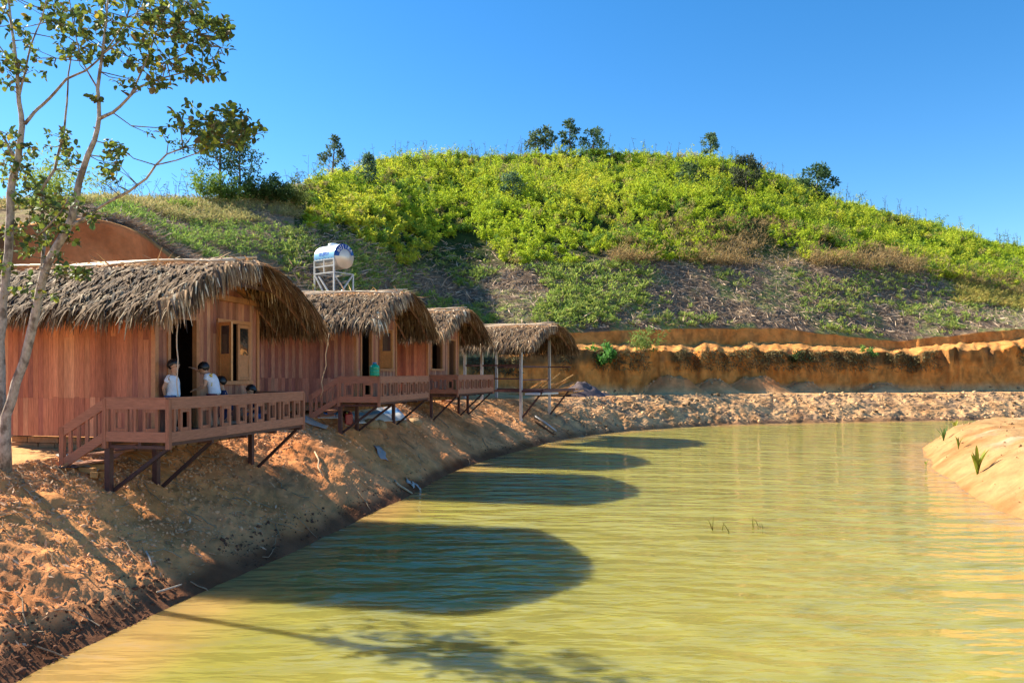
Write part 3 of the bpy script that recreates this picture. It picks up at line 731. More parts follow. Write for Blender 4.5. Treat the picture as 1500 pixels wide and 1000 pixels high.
# ------------------------------------------------------------------ open pavilion
pv=empty('thatched_pavilion',(H4[0][0],H4[0][1],H4[2]),R(-H4[1]),'open thatched pavilion on thin metal posts, unfinished, beyond the huts','pavilion')
thatch_roof(pv,lambda p:(p[0],p[1],p[2]),1.6,-3.3,1.02,.55,1.25)
for (x,y,zb) in ((0,0,-1.55),(0,3.1,-1.4),(-2.0,0,-.7),(-2.9,0.0,-.6),(-2.9,3.1,-.6)):
    m=MB(); m.box(x-.055,x+.055,y-.055,y+.055,zb,2.5,rj((.55,.52,.50))); m.build('metal_post',M['grey'],pv)
for (a_,b_,wd) in (((0,0,0),(0,3.6,0),.10),((-2.9,0,0),(1.1,0,0),.10),((1.05,0,.02),(1.05,3.6,.02),.12),((-2.9,3.1,0),(1.1,3.1,0),.10),((0,0,1.1),(0,3.1,1.1),.07),((-2.9,0,1.15),(0,0,1.15),.07),((-2.9,0,.55),(0,0,.55),.06),((0,0,.5),(0,3.1,.5),.05),((-2.9,3.1,1.1),(1.1,3.1,1.1),.06)):
    m=MB(); m.beam(a_,b_,wd,wd,rj((.12,.05,.045))); m.build('rail_beam',M['steel'],pv)
for y in (0.05,3.1):
    m=MB(); m.beam((0.03,y,-1.2),(1.0,y,-.06),.07,.07,STEEL); m.build('brace',M['steel'],pv)
m=MB(); m.box(.25,.95,-.1,2.0,-.16,-.08,(.72,.72,.74)); m.build('floor_sheet',M['cloth'],pv)

# ------------------------------------------------------------------ vegetation
def diamonds(B,D,L,W,col,N=None):
    n=len(B); D=D/(np.linalg.norm(D,axis=1,keepdims=True)+1e-9)
    if N is None: N=RNG.normal(0,1,(n,3))
    S=np.cross(D,N); S/=(np.linalg.norm(S,axis=1,keepdims=True)+1e-9)
    V=np.zeros((n,4,3)); V[:,0]=B; V[:,1]=B+D*(L*.45)[:,None]+S*(W/2)[:,None]; V[:,2]=B+D*L[:,None]; V[:,3]=B+D*(L*.45)[:,None]-S*(W/2)[:,None]
    return V.reshape(-1,3),np.arange(n*4).reshape(n,4),np.repeat(col,4,axis=0)
def plumes(base,h,r,col,ns,nl,L,W,droop=.6,spread=1.0):
    """feathery shrubs: arching stems carrying narrow leaves"""
    n=len(base); az=RNG.uniform(0,2*np.pi,(n,ns)); el=RNG.uniform(.15,1.0,(n,ns)); hh=h[:,None]*RNG.uniform(.55,1.1,(n,ns))
    t=RNG.uniform(.22,1.0,(n,ns,nl))**.8
    rad=r[:,None,None]*el[...,None]*spread*t**1.4
    x=base[:,0,None,None]+rad*np.cos(az)[...,None]; y=base[:,1,None,None]+rad*np.sin(az)[...,None]
    z=base[:,2,None,None]+hh[...,None]*(t*1.35-.35*t*t*(1+el[...,None]*.8))-.05
    P=np.stack([x,y,z],-1).reshape(-1,3)+RNG.normal(0,.07,(n*ns*nl,3))*np.repeat(r,ns*nl)[:,None]
    m=len(P); out=np.stack([np.repeat(np.cos(az),nl,axis=1).ravel() if False else np.broadcast_to(np.cos(az)[...,None],t.shape).ravel(),np.broadcast_to(np.sin(az)[...,None],t.shape).ravel(),np.zeros(m)],-1)
    D=out*.6+RNG.normal(0,.6,(m,3)); D[:,2]+=.55-droop*t.ravel()*1.4
    c=np.repeat(col,ns*nl,axis=0)*RNG.uniform(.7,1.3,(m,1))
    c=c*(np.array((1,1,1))+RNG.uniform(-.12,.12,(m,1))*np.array((1,0,-.5)))
    return diamonds(P,D,L*RNG.uniform(.6,1.3,m),W*RNG.uniform(.6,1.3,m),c)
def join(parts):
    Vs=[];Qs=[];Cs=[];o=0
    for v,q,c in parts: Vs.append(v);Qs.append(q+o);Cs.append(c);o+=len(v)
    return np.concatenate(Vs),np.concatenate(Qs),np.concatenate(Cs)

def shrub_colour(P,hot):
    n=len(P); a_=fbm(P[:,0]*.12,P[:,1]*.12,oct=3,seed=101)*.5+.5; b_=RNG.random(n)
    c=lerp(np.broadcast_to(np.array((.42,.52,.035)),(n,3)).copy(),(.54,.54,.05),sm(.45,.8,a_*.6+b_*.4))
    c=lerp(c,(.16,.27,.04),(b_<.17)*1.0)
    c=lerp(c,(.40,.34,.12),((b_>.94)*1.0))
    return c
parts=[]
# main hill: tall feathery bamboo scrub
n=7600
px=RNG.uniform(425,1700,n); t=7.92+1.5*RNG.random(n)**.9
P=gsample(px,t); lowb=.14*np.sin(px*.03)+.10*np.sin(px*.011+1); keep=(t>8.0+lowb)&(px>450)
px=px[keep];t=t[keep];P=P[keep]; n=len(P)
cl_=fbm(P[:,0]*.16,P[:,1]*.16,oct=3,seed=110)*.5+.5
h=(.7+1.4*cl_)*RNG.uniform(.4,1.3,n)+(RNG.random(n)<.05)*1.4; h=np.where(t>8.9,h*.85,h)*np.clip(P[:,1]/78,.4,1); r=h*RNG.uniform(.35,.7,n)
keep=RNG.random(n)<sm(.25,.42,cl_)+.7
P=P[keep];h=h[keep];r=r[keep]
parts.append(plumes(P,h,r,shrub_colour(P,1),8,16,.32,.08,.75))
bamboo=npmesh('bamboo_scrub',*join(parts),M['bush']); tag(bamboo,kind='stuff')
# burnt and cleared slope: lying stalks
parts=[]
n=26000; px=RNG.uniform(420,1650,n); t=7.03+1.15*RNG.random(n); P=gsample(px,t)+np.array((0,0,.06))
D=RNG.normal(0,1,(n,3)); D[:,2]*=.25; D[:,2]+=D[:,1]*.5
c=np.array((.24,.175,.13))+RNG.random((n,1))**2.2*np.array((.46,.34,.22)); parts.append(diamonds(P,D,RNG.uniform(.25,1.1,n),RNG.uniform(.03,.09,n),c))
n=13000; px=RNG.uniform(120,440,n); t=6.3+2.5*RNG.random(n); P=gsample(px,t)+np.array((0,0,.04))
D=RNG.normal(0,1,(n,3)); D[:,2]*=.25; D[:,2]+=D[:,1]*.5
c=np.array((.22,.15,.11))+RNG.random((n,1))**2*np.array((.38,.28,.18)); parts.append(diamonds(P,D,RNG.uniform(.15,.6,n),RNG.uniform(.015,.04,n),c))
st_=npmesh('cut_stalks',*join(parts),M['thatch']); tag(st_,kind='stuff')
# green and golden tufts on the cleared slope and the spur
parts=[]
def tufts(n,px0,px1,t0,t1,h0,h1,dens_seed,thr,colA,colB,blades=12,L=.3,W=.05):
    px=RNG.uniform(px0,px1,n); t=RNG.uniform(t0,t1,n); P=gsample(px,t)
    k=fbm(P[:,0]*.22,P[:,1]*.22,oct=3,seed=dens_seed)*.5+.5; q_=k>thr-RNG.uniform(0,.12,n); P=P[q_]; m=len(P)
    h=RNG.uniform(h0,h1,m); mixv=RNG.random(m)
    col=lerp(np.broadcast_to(np.array(colA),(m,3)).copy(),colB,mixv)
    parts.append(plumes(P,h,h*1.1,col,4,blades//4*2,L,W,.2))
tufts(2800,420,1660,7.02,8.1,.2,.55,201,.58,(.20,.30,.06),(.38,.42,.10),12,.30,.07)
tufts(1100,500,950,7.05,7.9,.3,.7,202,.55,(.22,.32,.06),(.40,.46,.10),16,.3,.08)
tufts(1500,1400,1660,7.5,8.2,.3,.8,203,.3,(.48,.36,.10),(.40,.38,.08),14,.4,.06)
tufts(1500,900,1500,7.85,8.25,.7,1.5,206,.45,(.42,.28,.12),(.30,.22,.10),14,.5,.05)
tufts(5600,-420,440,8.3,9.25,.2,.6,204,.50,(.26,.28,.08),(.46,.36,.17),12,.22,.035)
tufts(1000,150,440,6.6,8.3,.2,.5,205,.62,(.14,.26,.05),(.28,.36,.07),16,.16,.04)
tf=npmesh('grass_tufts',*join(parts),M['bush']); tag(tf,kind='stuff')
# tall dry seed stalks along the skyline
n=420; px=RNG.uniform(140,1500,n); P=gsample(px,RNG.uniform(8.75,9.1,n)); V=[];m=MB()
for p_ in P:
    hgt=random.uniform(1.2,3.2)*(.5 if p_[1]<55 else 1); q_=Vector(p_); l=Vector((random.uniform(-.5,.5),random.uniform(-.3,.3),hgt))
    r_=.008+.00022*p_[1]
    m.tube([q_,q_+l*.5,q_+l+Vector((random.uniform(-.3,.3),0,-.05))],[r_,r_*.8,r_*.5],3,(.20,.19,.09),False)
    for k in range(3):
        e=q_+l*random.uniform(.6,1); m.tube([e,e+Vector((random.uniform(-.35,.35),0,random.uniform(-.1,.3)))],[r_*.8,r_*.5],3,(.16,.18,.07),False)
o=m.build('seed_stalks',M['bush']); tag(o,kind='stuff')

def leafball(cs,rs,n,L,W,col,flat=.8):
    """leaves in clumps cs (k,3) with radii rs"""
    k=len(cs); w_=np.array(rs)**2; w_/=w_.sum(); id_=RNG.choice(k,n,p=w_)
    d=RNG.normal(0,1,(n,3)); d/=np.linalg.norm(d,axis=1,keepdims=True); rr=np.array(rs)[id_]*RNG.random(n)**.45
    P=np.array(cs)[id_]+d*rr[:,None]*np.array((1,1,flat)); D=d+RNG.normal(0,.7,(n,3)); D[:,2]-=.1
    ck=RNG.uniform(.75,1.25,(k,1))[id_]
    return diamonds(P,D,L*RNG.uniform(.6,1.3,n),W*RNG.uniform(.7,1.2,n),np.array(col)*ck*RNG.uniform(.7,1.3,(n,1)))
def hill_tree(name,px,Y,h,wd,label,col=(.07,.13,.04),n=1500,shape='round',base=None,L=.3,cat='tree',group='trees standing above the hillside scrub',bare=.35,dz=-.2):
    h*=.9; wd*=.95; n=int(n*.8); b=onpx(px,Y,dz); root=empty(name,b,0,label,cat,group)
    m=MB(); lean=random.uniform(-.08,.08)*h; top=Vector((lean,0,h*.92)); r0=.03*h*.6+.03
    m.tube([(0,0,-.2),(lean*.2,0,h*.3),(lean*.6,.02,h*.6),top],[r0,r0*.75,r0*.5,r0*.18],7,(.20,.16,.12))
    cs=[];rs=[]
    nb=11 if shape!='cone' else 14
    for i in range(nb):
        f=bare+(1-bare)*(i+.5)/nb; a_=i*2.4+random.random(); 
        if shape=='cone': rad=wd*.5*(1.05-f)*random.uniform(.7,1.1)/(1-bare)+.1
        else: rad=wd*.5*math.sin(math.pi*min(1,max(.12,(f-bare)/(1-bare)*.8+.15)))*random.uniform(.55,1.0)
        s0=Vector((lean*f*.8,0,h*f*.85)); e=s0+Vector((rad*math.cos(a_),rad*math.sin(a_),h*.10+random.uniform(-.03,.05)*h))
        m.tube([s0,(s0+e)/2+Vector((0,0,.02*h)),e],[r0*.35,r0*.22,r0*.1],5,(.2,.16,.12))
        cs.append(tuple(e)); rs.append(wd*random.uniform(.10,.17)*(.9 if shape=='cone' else 1))
        if random.random()<.6: cs.append(tuple(e*.6+s0*.4+Vector((random.uniform(-.2,.2)*wd,random.uniform(-.2,.2)*wd,.05*h)))); rs.append(wd*random.uniform(.08,.13))
    cs.append(tuple(top)); rs.append(wd*.15)
    m.build('trunk',M['bark'],root)
    npmesh('crown',*leafball(cs,rs,n,L,L*.55,col),M['bush'],root)
    return root
hill_tree('hill_tree',487,66,4.4,2.3,'small lone tapering tree on the skyline left of the bright green hilltop',(.10,.16,.09),1100,'cone',L=.26,bare=.15,dz=.4)
hill_tree('hill_tree',783,96,5.4,3.0,'left one of the pair of thin open trees on top of the hill',(.10,.15,.07),520,L=.42,bare=.4)
hill_tree('hill_tree',800,96,5.6,3.0,'right one of the pair of thin open trees on top of the hill',(.10,.15,.07),560,L=.42,bare=.4)
hill_tree('hill_tree',835,95,6.0,3.0,'tall narrow tree just right of the skyline pair',(.07,.12,.05),900,L=.38,bare=.25)
hill_tree('hill_tree',868,95,3.8,4.2,'low dark rounded tree on the hilltop right of the tall narrow one',(.08,.14,.05),1000,L=.35,bare=.1)
hill_tree('hill_tree',1041,98,4.4,3.0,'grey green tree on the skyline above the middle of the hill',(.11,.17,.08),900,L=.36,bare=.2)
hill_tree('hill_tree',1093,84,6.0,4.4,'dark tree with a bare trunk rising from the scrub right of the summit',(.08,.10,.055),2200,L=.32,bare=.38,dz=-.1)
hill_tree('hill_tree',1196,92,5.6,5.2,'broad dark tree on the skyline farthest right along the hill',(.07,.13,.05),2000,L=.38,bare=.15)
hill_tree('hill_tree',540,68,3.8,2.2,'slim blue green tree among the scrub on the left of the hill',(.09,.16,.10),900,'cone',L=.28,bare=.1)
hill_tree('hill_tree',1010,84,3.6,4.0,'dark rounded tree sunk in the scrub left of the bare trunked tree',(.08,.13,.05),1100,L=.34,bare=.1)
hill_tree('hill_tree',750,75,3.2,3.6,'small blue green tree in the middle of the hillside scrub',(.10,.17,.09),900,L=.32,bare=.1)
# trees and bushes on the spur behind the first hut
hill_tree('spur_tree',322,43,5.2,5.0,'feathery dark tree on the spur crest behind the foreground branch',(.05,.10,.045),2600,L=.18,bare=.45,group='trees on the spur')
hill_tree('spur_tree',352,44,4.2,3.4,'thin tree with sparse crown at the right of the spur crest',(.05,.10,.045),1000,L=.18,bare=.5,group='trees on the spur')
def bush(name,px,Y,h,r,label,col,n,L=.2,W=.08,ns=16,dz=-.1,group=None,pos=None):
    b=pos if pos is not None else onpx(px,Y,dz)
    v,q,c=plumes(np.array([(0,0,0)],float),np.array([h]),np.array([r]),np.array([col]),ns,n//ns,L,W,.6)
    o=npmesh(name,v,q,c,M['bush']); o.location=b; return tag(o,label,'bush',group)
GB='bushes along the spur crest'
bush('bush',300,42,2.2,1.6,'light green bush on the spur crest, leftmost of the row',(.20,.30,.05),1500,.22,.07,20,group=GB)
bush('bush',335,42.5,1.8,1.5,'mid green bush on the spur crest below the feathery tree',(.12,.20,.04),1500,.2,.08,20,group=GB)
bush('bush',372,43.5,2.0,1.8,'dark green bush on the spur crest right of the feathery tree',(.06,.12,.035),1900,.2,.09,22,group=GB)
bush('bush',405,44,2.1,1.8,'dark bush near the right end of the spur crest',(.07,.12,.035),1900,.2,.09,22,group=GB)
bush('bush',432,45,2.0,1.7,'yellowish dark bush at the very right end of the spur crest',(.16,.20,.05),1700,.2,.08,22,group=GB)
bush('bush',265,38,.8,1.1,'low bright green bush on the spur slope above the first roof',(.26,.36,.06),1100,.16,.05,20,group=GB)
bush('cliff_bush',884,47.6,1.9,1.6,'dense deep green bush hanging on the orange cliff beside the pavilion',(.10,.26,.05),2400,.24,.12,26,pos=Vector(((884-750)/F*46.8,46.8,zz(46.8,545))))
bush('cliff_bush',950,48.5,2.6,1.4,'loose straggling bush on the cliff lip right of the dense one',(.20,.28,.07),700,.3,.07,14,pos=Vector(((948-750)/F*48.6,48.6,zz(48.6,530))))
bush('cliff_bush',993+280,55,1.2,.8,'small leafy bush on the cliff lip above the far path',(.16,.28,.06),500,.26,.1,12,pos=Vector(((1270-750)/F*54.6,54.6,zz(54.6,530))))
bush('cliff_bush',1100,52,1.2,1.0,'dark trailing bush half way down the cliff face',(.08,.12,.04),600,.26,.1,12,pos=Vector(((1165-750)/F*53.0,53.0,zz(53.0,536))))
# turf and roots trailing over the cliff lip
n=14000; px=RNG.uniform(690,1650,n); t=5.06-.5*RNG.random(n)**1.5; P=gsample(px,t); k=fbm(P[:,0]*.3,P[:,0]*0+2,oct=3,seed=77)*.5+.5; P=P[(k>.46)]; n=len(P)
P=P+np.array((0,-.08,.0)); D=np.stack([RNG.normal(0,.5,n),-RNG.random(n)*.6,RNG.uniform(-1,.25,n)],-1)
c=np.array((.10,.075,.04))+RNG.random((n,1))**2*np.array((.30,.26,.10)); o=npmesh('trailing_turf',*diamonds(P,D,RNG.uniform(.12,.5,n),RNG.uniform(.02,.06,n),c),M['bush']); tag(o,kind='stuff')

# ------------------------------------------------------------------ earth clods and roots
base_=[]
bm=bmesh.new(); bmesh.ops.create_icosphere(bm,subdivisions=1,radius=1); ICV=np.array([v.co[:] for v in bm.verts]); ICF=np.array([[v.index for v in f.verts] for f in bm.faces]); bm.free()
def clods(name,P,s,col,m_):
    n=len(P); k=len(ICV); V=ICV[None]*RNG.uniform(.55,1.3,(n,k,1))*s[:,None,None]*RNG.uniform(.6,1.3,(n,1,3)); V=V+P[:,None]
    Q=(ICF[None]+(np.arange(n)*k)[:,None,None]).reshape(-1,3)
    return npmesh(name,V.reshape(-1,3),Q,np.repeat(col*RNG.uniform(.75,1.25,(n,1)),k,axis=0),m_)
n=9000; px=np.where(RNG.random(n)<.6,RNG.uniform(-60,420,n),RNG.uniform(420,900,n)); t=1.0+2.0*RNG.random(n); P=gsample(px,t)
k=fbm(P[:,0]*.9,P[:,1]*.9,oct=3,seed=120)*.5+.5; P=P[k>.44]; n=len(P); s=.006+.03*RNG.random(n)**5+.0006*P[:,1]
c=np.array((.62,.30,.14))+RNG.random((n,1))**2*np.array((.14,.12,.08)); wt=(P[:,2]<-2.62)[:,None]; c=np.where(wt,np.array((.15,.07,.04)),c)
o=clods('earth_clods',P,s,c,M['stone']); tag(o,kind='stuff')
n=2600; px=RNG.uniform(850,1560,n); t=np.where(RNG.random(n)<.8,1.1+1.95*RNG.random(n),RNG.uniform(3.7,4.1,n)); P=gsample(px,t); s=.02+.13*RNG.random(n)**5
c=np.array((.40,.24,.12))+RNG.random((n,1))*np.array((.20,.14,.08)); c=np.where(RNG.random((n,1))<.2,c*.45,c)
o=clods('far_bank_clods',P,s,c,M['stone']); tag(o,kind='stuff')
n=2500; X_=RNG.uniform(10.5,30,n); Y_=RNG.uniform(12,33,n); dd_=segdist(np.stack([X_,Y_],-1),RB); q_=(dd_>.3); X_,Y_=X_[q_],Y_[q_]; P=np.array([(x,y,rbz(x,y)) for x,y in zip(X_,Y_)]); s=.01+.05*RNG.random(len(P))**5
o=clods('spit_clods',P,s,np.broadcast_to(np.array((.36,.20,.10)),(len(P),3)),M['stone']); tag(o,kind='stuff')
# pale roots, twigs and dead leaf litter on the bank
n=5000; px=np.where(RNG.random(n)<.35,RNG.uniform(-40,300,n),RNG.uniform(300,900,n)); t=1.15+1.8*RNG.random(n)**.8; P=gsample(px,t)+np.array((0,0,.015))
k=fbm(P[:,0]*.7+4,P[:,1]*.7,oct=3,seed=130)*.5+.5; P=P[k>.53]; n=len(P); D=RNG.normal(0,1,(n,3)); D[:,2]*=.3; D[:,2]-=D[:,0]*.45
c=np.array((.42,.23,.12))+RNG.random((n,1))**2.5*np.array((.34,.30,.22)); s=1+P[:,1]*.03
o=npmesh('leaf_litter',*diamonds(P,D,RNG.uniform(.03,.13,n)*s,RNG.uniform(.008,.03,n)*s,c),M['thatch']); tag(o,kind='stuff')
m=MB()
for i in range(150):
    px_=random.uniform(-20,880); P=gsample(np.array([px_]),np.array([random.uniform(1.05,2.9)]))[0]; a_=random.uniform(0,6.3); L_=random.uniform(.12,.55)*(1+P[1]*.02)
    pts=[]; q_=Vector(P)+Vector((0,0,.02)); d_=Vector((math.cos(a_),math.sin(a_),0))
    for k in range(5):
        pts.append(Vector((q_.x,q_.y,gz(q_.x,q_.y)+.012+.03*random.random()))); a_+=random.uniform(-.7,.7); q_=q_+Vector((math.cos(a_),math.sin(a_),0))*L_/4
    rr=random.uniform(.003,.008)*(1+P[1]*.04); m.tube(pts,[rr,rr,rr*.9,rr*.7,rr*.4],5,rj((.36,.25,.15),.3),False)
o=m.build('root_twigs',M['stone']); tag(o,kind='stuff')

# ------------------------------------------------------------------ foreground tree
def up(px,py,Y): return Vector(((px-750)/F*Y,Y,(HZ-py)/F*Y))
TY=10.6
TB=up(6,676,TY); TB.z=gz(TB.x,TB.y)-.05
tree=empty('broadleaf_tree',TB,0,'grey barked tree with round glossy leaves and several leaning stems beside the first hut','tree')
def loc(p): return Vector(p)-TB
segsT=[]   # limb polylines: (px,py,depth,radius px)
LIMBS=[
 [(6,684,10.6,12),(3,640,10.6,9.5),(1,570,10.6,8.5),(0,500,10.6,8),(4,440,10.6,8),(9,400,10.6,7.8),(14,340,10.6,7.5),(15,285,10.6,7),(26,235,10.55,6),(33,185,10.5,5.2),(28,150,10.5,4.2),(25,110,10.45,3.4),(20,60,10.4,2.6),(14,10,10.4,2),(5,-60,10.4,1.2)],
 [(6,680,10.6,12),(9,610,10.5,9),(24,560,10.45,8.5),(42,505,10.4,8.5),(55,445,10.3,8),(64,400,10.25,8),(84,360,10.2,8),(104,322,10.15,7.4),(113,285,10.1,6.6),(122,248,10.1,5.8),(138,206,10.05,4.8),(146,172,10,4),(143,130,10,3.4),(150,80,9.95,2.8),(156,30,9.9,2.2),(160,-40,9.9,1.4)],
 [(108,330,10.15,4.4),(122,322,10.1,3.6),(142,306,9.95,3),(162,294,9.85,2.7),(190,280,9.8,2.4),(214,262,9.75,2.2),(228,242,9.7,2),(244,226,9.7,1.6),(268,217,9.7,1.2)],
 [(228,242,9.7,1.4),(258,235,9.65,1.2),(290,224,9.6,1),(318,208,9.6,.7)],
 [(146,174,10,3.6),(165,165,9.9,2.9),(184,148,9.8,2.6),(200,130,9.8,2.3),(218,122,9.8,1.9),(240,114,9.8,1.4),(270,106,9.75,1)],
 [(190,142,9.8,2),(204,112,9.8,1.6),(218,80,9.8,1.4),(232,40,9.7,1.2),(246,-10,9.7,.9)],
 [(36,182,10.5,3.6),(50,165,10.55,3),(62,154,10.6,2.8),(80,136,10.6,2.6),(97,116,10.6,2.3),(125,104,10.6,2),(146,86,10.6,1.7),(166,60,10.6,1.3),(186,26,10.6,1)],
 [(60,280,10.9,2.6),(80,248,10.9,2.6),(88,215,10.9,2.3),(94,190,10.9,2.1),(98,150,10.9,1.8),(100,110,10.9,1.4),(108,60,10.9,1)],
 [(62,395,10.6,3.5),(66,350,10.8,3),(62,310,10.9,2.8),(62,280,10.9,2.6)],
 [(28,140,10.5,2.4),(36,110,10.5,2),(44,70,10.5,1.6),(60,30,10.5,1.2),(75,-20,10.5,.8)],
 [(0,192,10.7,2),(8,206,10.7,2.2),(20,228,10.65,2.6)],
 [(56,345,10.3,1.6),(72,330,10.2,1.8),(90,310,10.2,2),(102,290,10.15,2.2)],
 [(143,130,10,1.8),(120,90,10,1.3),(108,40,10,1),(100,-10,10,.8)],
 [(150,80,9.95,1.8),(176,60,9.9,1.4),(200,20,9.9,1.1),(215,-20,9.9,.8)],
 [(25,110,10.45,1.8),(8,80,10.4,1.4),(-20,40,10.4,1)],
]
NODES=[]
for li,lb in enumerate(LIMBS):
    m=MB(); pts=[];rad=[]
    for i in range(len(lb)-1):
        for f in (0,.5):
            a_=np.array(lb[i]);b_=np.array(lb[i+1]); c_=a_*(1-f)+b_*f
            wob=(1.2 if f else .5)*min(1.5,c_[3]*.3)
            pts.append(loc(up(c_[0]+random.uniform(-wob,wob),c_[1],c_[2]))); rad.append(.74*c_[3]/F*c_[2])
    pts.append(loc(up(*lb[-1][:3]))); rad.append(lb[-1][3]/F*lb[-1][2])
    if li<2: pts[0].z=-.12; rad[0]*=1.25
    m.tube(pts,rad,9 if li<2 else 6,(.40,.34,.28) if li<3 else (.36,.30,.24))
    if li in (0,1):
        for k in range(7):   # knots and stubs of cut shoots
            j=random.randrange(3,len(pts)-3); d_=Vector((random.uniform(-1,1),random.uniform(-1,.2),random.uniform(.1,.6))).normalized()
            m.tube([pts[j],pts[j]+d_*(rad[j]*1.25),pts[j]+d_*(rad[j]*1.9)],[rad[j]*.5,rad[j]*.4,rad[j]*.3],6,(.36,.31,.26))
    m.build('trunk' if li<2 else 'limb',M['bark'],tree)
    NODES+= [(p,r) for p,r in zip(pts,rad) if p.z>1.6 or li>1]
CL=[ # leaf clusters: centre px,py, radii px, depth, rosettes
 (40,20,60,34,10.3,26),(110,14,55,32,10.3,30),(190,22,60,36,9.9,44),(262,20,46,36,9.8,42),(300,44,38,26,9.7,26),(322,62,20,24,9.7,9),
 (228,72,58,32,9.8,34),(285,88,40,28,9.7,24),(250,108,34,18,9.7,12),(150,66,44,28,10.1,22),(95,62,40,26,10.3,16),(20,72,32,30,10.4,16),(14,112,22,18,10.4,8),
 (186,120,20,14,9.8,5),(60,100,24,16,10.4,5),(140,142,10,8,10.0,2),(232,128,16,10,9.8,4),(330,48,12,22,9.7,5),(318,108,12,10,9.7,4),
 (300,186,34,20,9.6,22),(338,180,34,26,9.55,36),(366,190,20,16,9.55,12),(322,206,42,18,9.6,22),(270,160,18,12,9.65,4),(232,196,14,10,9.7,3),(262,180,14,12,9.65,5),
 (160,218,18,14,9.85,7),(170,234,18,12,9.85,6),(152,246,14,10,9.85,4),(166,262,8,8,9.85,2),
 (84,210,26,20,10.9,12),(100,240,16,22,10.8,8),(20,205,26,14,10.8,8),(36,232,40,22,10.9,16),(30,270,40,26,10.9,22),(60,300,46,26,10.8,26),(84,318,34,24,10.5,18),
 (40,340,40,26,10.9,22),(96,346,24,14,10.2,9),(60,372,30,18,10.6,12),(104,396,22,12,10.1,9),(132,404,14,8,10.0,3),(40,420,22,14,10.5,5),(66,436,14,10,10.2,4),(112,300,18,14,10.0,5),(10,380,14,24,10.5,6),(130,318,12,10,9.95,3)]
LVp=[];LVd=[];LVn=[];LVc=[];LVs=[]
mt=MB()
rl=random.Random(5)
for (cx,cy,rx,ry,Yd,nr_) in CL:
    for k in range(int(nr_*1.12)):
        a_=rl.uniform(0,6.283); q_=rl.random()**.5; yd=Yd+rl.uniform(-.55,.55)*(.5+rx/60)
        p_=loc(up(cx+rx*q_*math.cos(a_),cy+ry*q_*math.sin(a_),yd))
        # thin twig back to the nearest limb node
        bst=min(NODES,key=lambda nd:(nd[0]-p_).length+max(0,nd[0].z-p_.z)*.8)
        if k%2==0:
            b_=bst[0]; mid_=(b_*.45+p_*.55)+Vector((rl.uniform(-.08,.08),rl.uniform(-.08,.08),-.06*(p_-b_).length))
            mt.tube([b_,mid_,p_],[.008,.006,.003],4,(.20,.17,.10),False)
            if (p_-b_).length>.5: NODES.append((mid_,.006))
        axis=Vector((p_-bst[0])).normalized() if (p_-bst[0]).length>.01 else Vector((0,0,1))
        nl=rl.randint(5,9)
        for j in range(nl):
            az_=j*2.4+rl.uniform(-.3,.3); base=p_-axis*(.02*j)*rl.random()+Vector((rl.uniform(-.03,.03),rl.uniform(-.03,.03),rl.uniform(-.03,.03)))
            o1=axis.orthogonal().normalized(); o2=axis.cross(o1)
            d_=(o1*math.cos(az_)+o2*math.sin(az_))+axis*rl.uniform(.2,1.1)+Vector((0,0,rl.uniform(-.5,.35)))
            LVp.append(base);LVd.append(d_.normalized());
            nn_=(Vector((0,0,1))+Vector((rl.uniform(-.9,.9),rl.uniform(-.9,.9),rl.uniform(-.4,.4))));LVn.append(nn_.normalized())
            LVs.append(rl.uniform(.05,.11))
            u_=rl.random(); LVc.append((.42,.34,.05) if u_>.975 else ((.26,.32,.05) if u_>.70 else ((.16,.12,.05) if u_<.10 else (.09,.14,.04))))
P=np.array(LVp);D=np.array(LVd);N=np.array(LVn);S_=np.cross(D,N);S_/=np.linalg.norm(S_,axis=1,keepdims=True);N=np.cross(S_,D)
Ls=np.array(LVs)[:,None];Wd=Ls*RNG.uniform(.30,.36,(len(P),1))
sc_=[(0,.06,0),(.25,.75,.05),(.6,1.0,.05),(.88,.62,-.0),(1.0,.08,-.06)]
nL=len(P);V=np.zeros((nL,15,3))
for i,(f,wf_,zf) in enumerate(sc_):
    for j,s_ in enumerate((-1,0,1)):
        V[:,i*3+j]=P+D*Ls*f+S_*Wd*wf_*s_+N*Ls*(zf+(.10*wf_ if s_!=0 else 0))
qs=[]
for i in range(4):
    for j in range(2): qs.append((i*3+j,i*3+j+1,i*3+j+4,i*3+j+3))
Q=(np.array(qs)[None]+(np.arange(nL)*15)[:,None,None]).reshape(-1,4)
V=V.reshape(-1,3); Cc_=np.repeat(np.array(LVc)*RNG.uniform(.75,1.25,(nL,1)),15,axis=0)
tv=np.array([tuple(p) for p in mt.v]); tq=np.array(mt.f)+len(V)
cr=npmesh('crown',np.concatenate([V,tv]),np.concatenate([Q,tq]),np.concatenate([Cc_,np.array(mt.c)]),M['leaf'],tree,smooth=True)
cr.data.materials.append(M['bark']); mi_=np.zeros(len(Q)+len(tq),dtype=np.int32); mi_[len(Q):]=1; cr.data.polygons.foreach_set('material_index',mi_)
# low brush behind the tree, at the foot of the red cut
bush('brush',40,13.5,3.2,1.5,'tall yellow green brush behind the grey barked tree',(.16,.24,.04),2600,.16,.05,26,pos=onpx(20,13.8,-.1)).data
bush('brush',0,16,2.3,2.6,'light green brush on the crest above the red cut at the left photo edge',(.28,.36,.07),2200,.2,.05,26,pos=onpx(75,26,-.2))

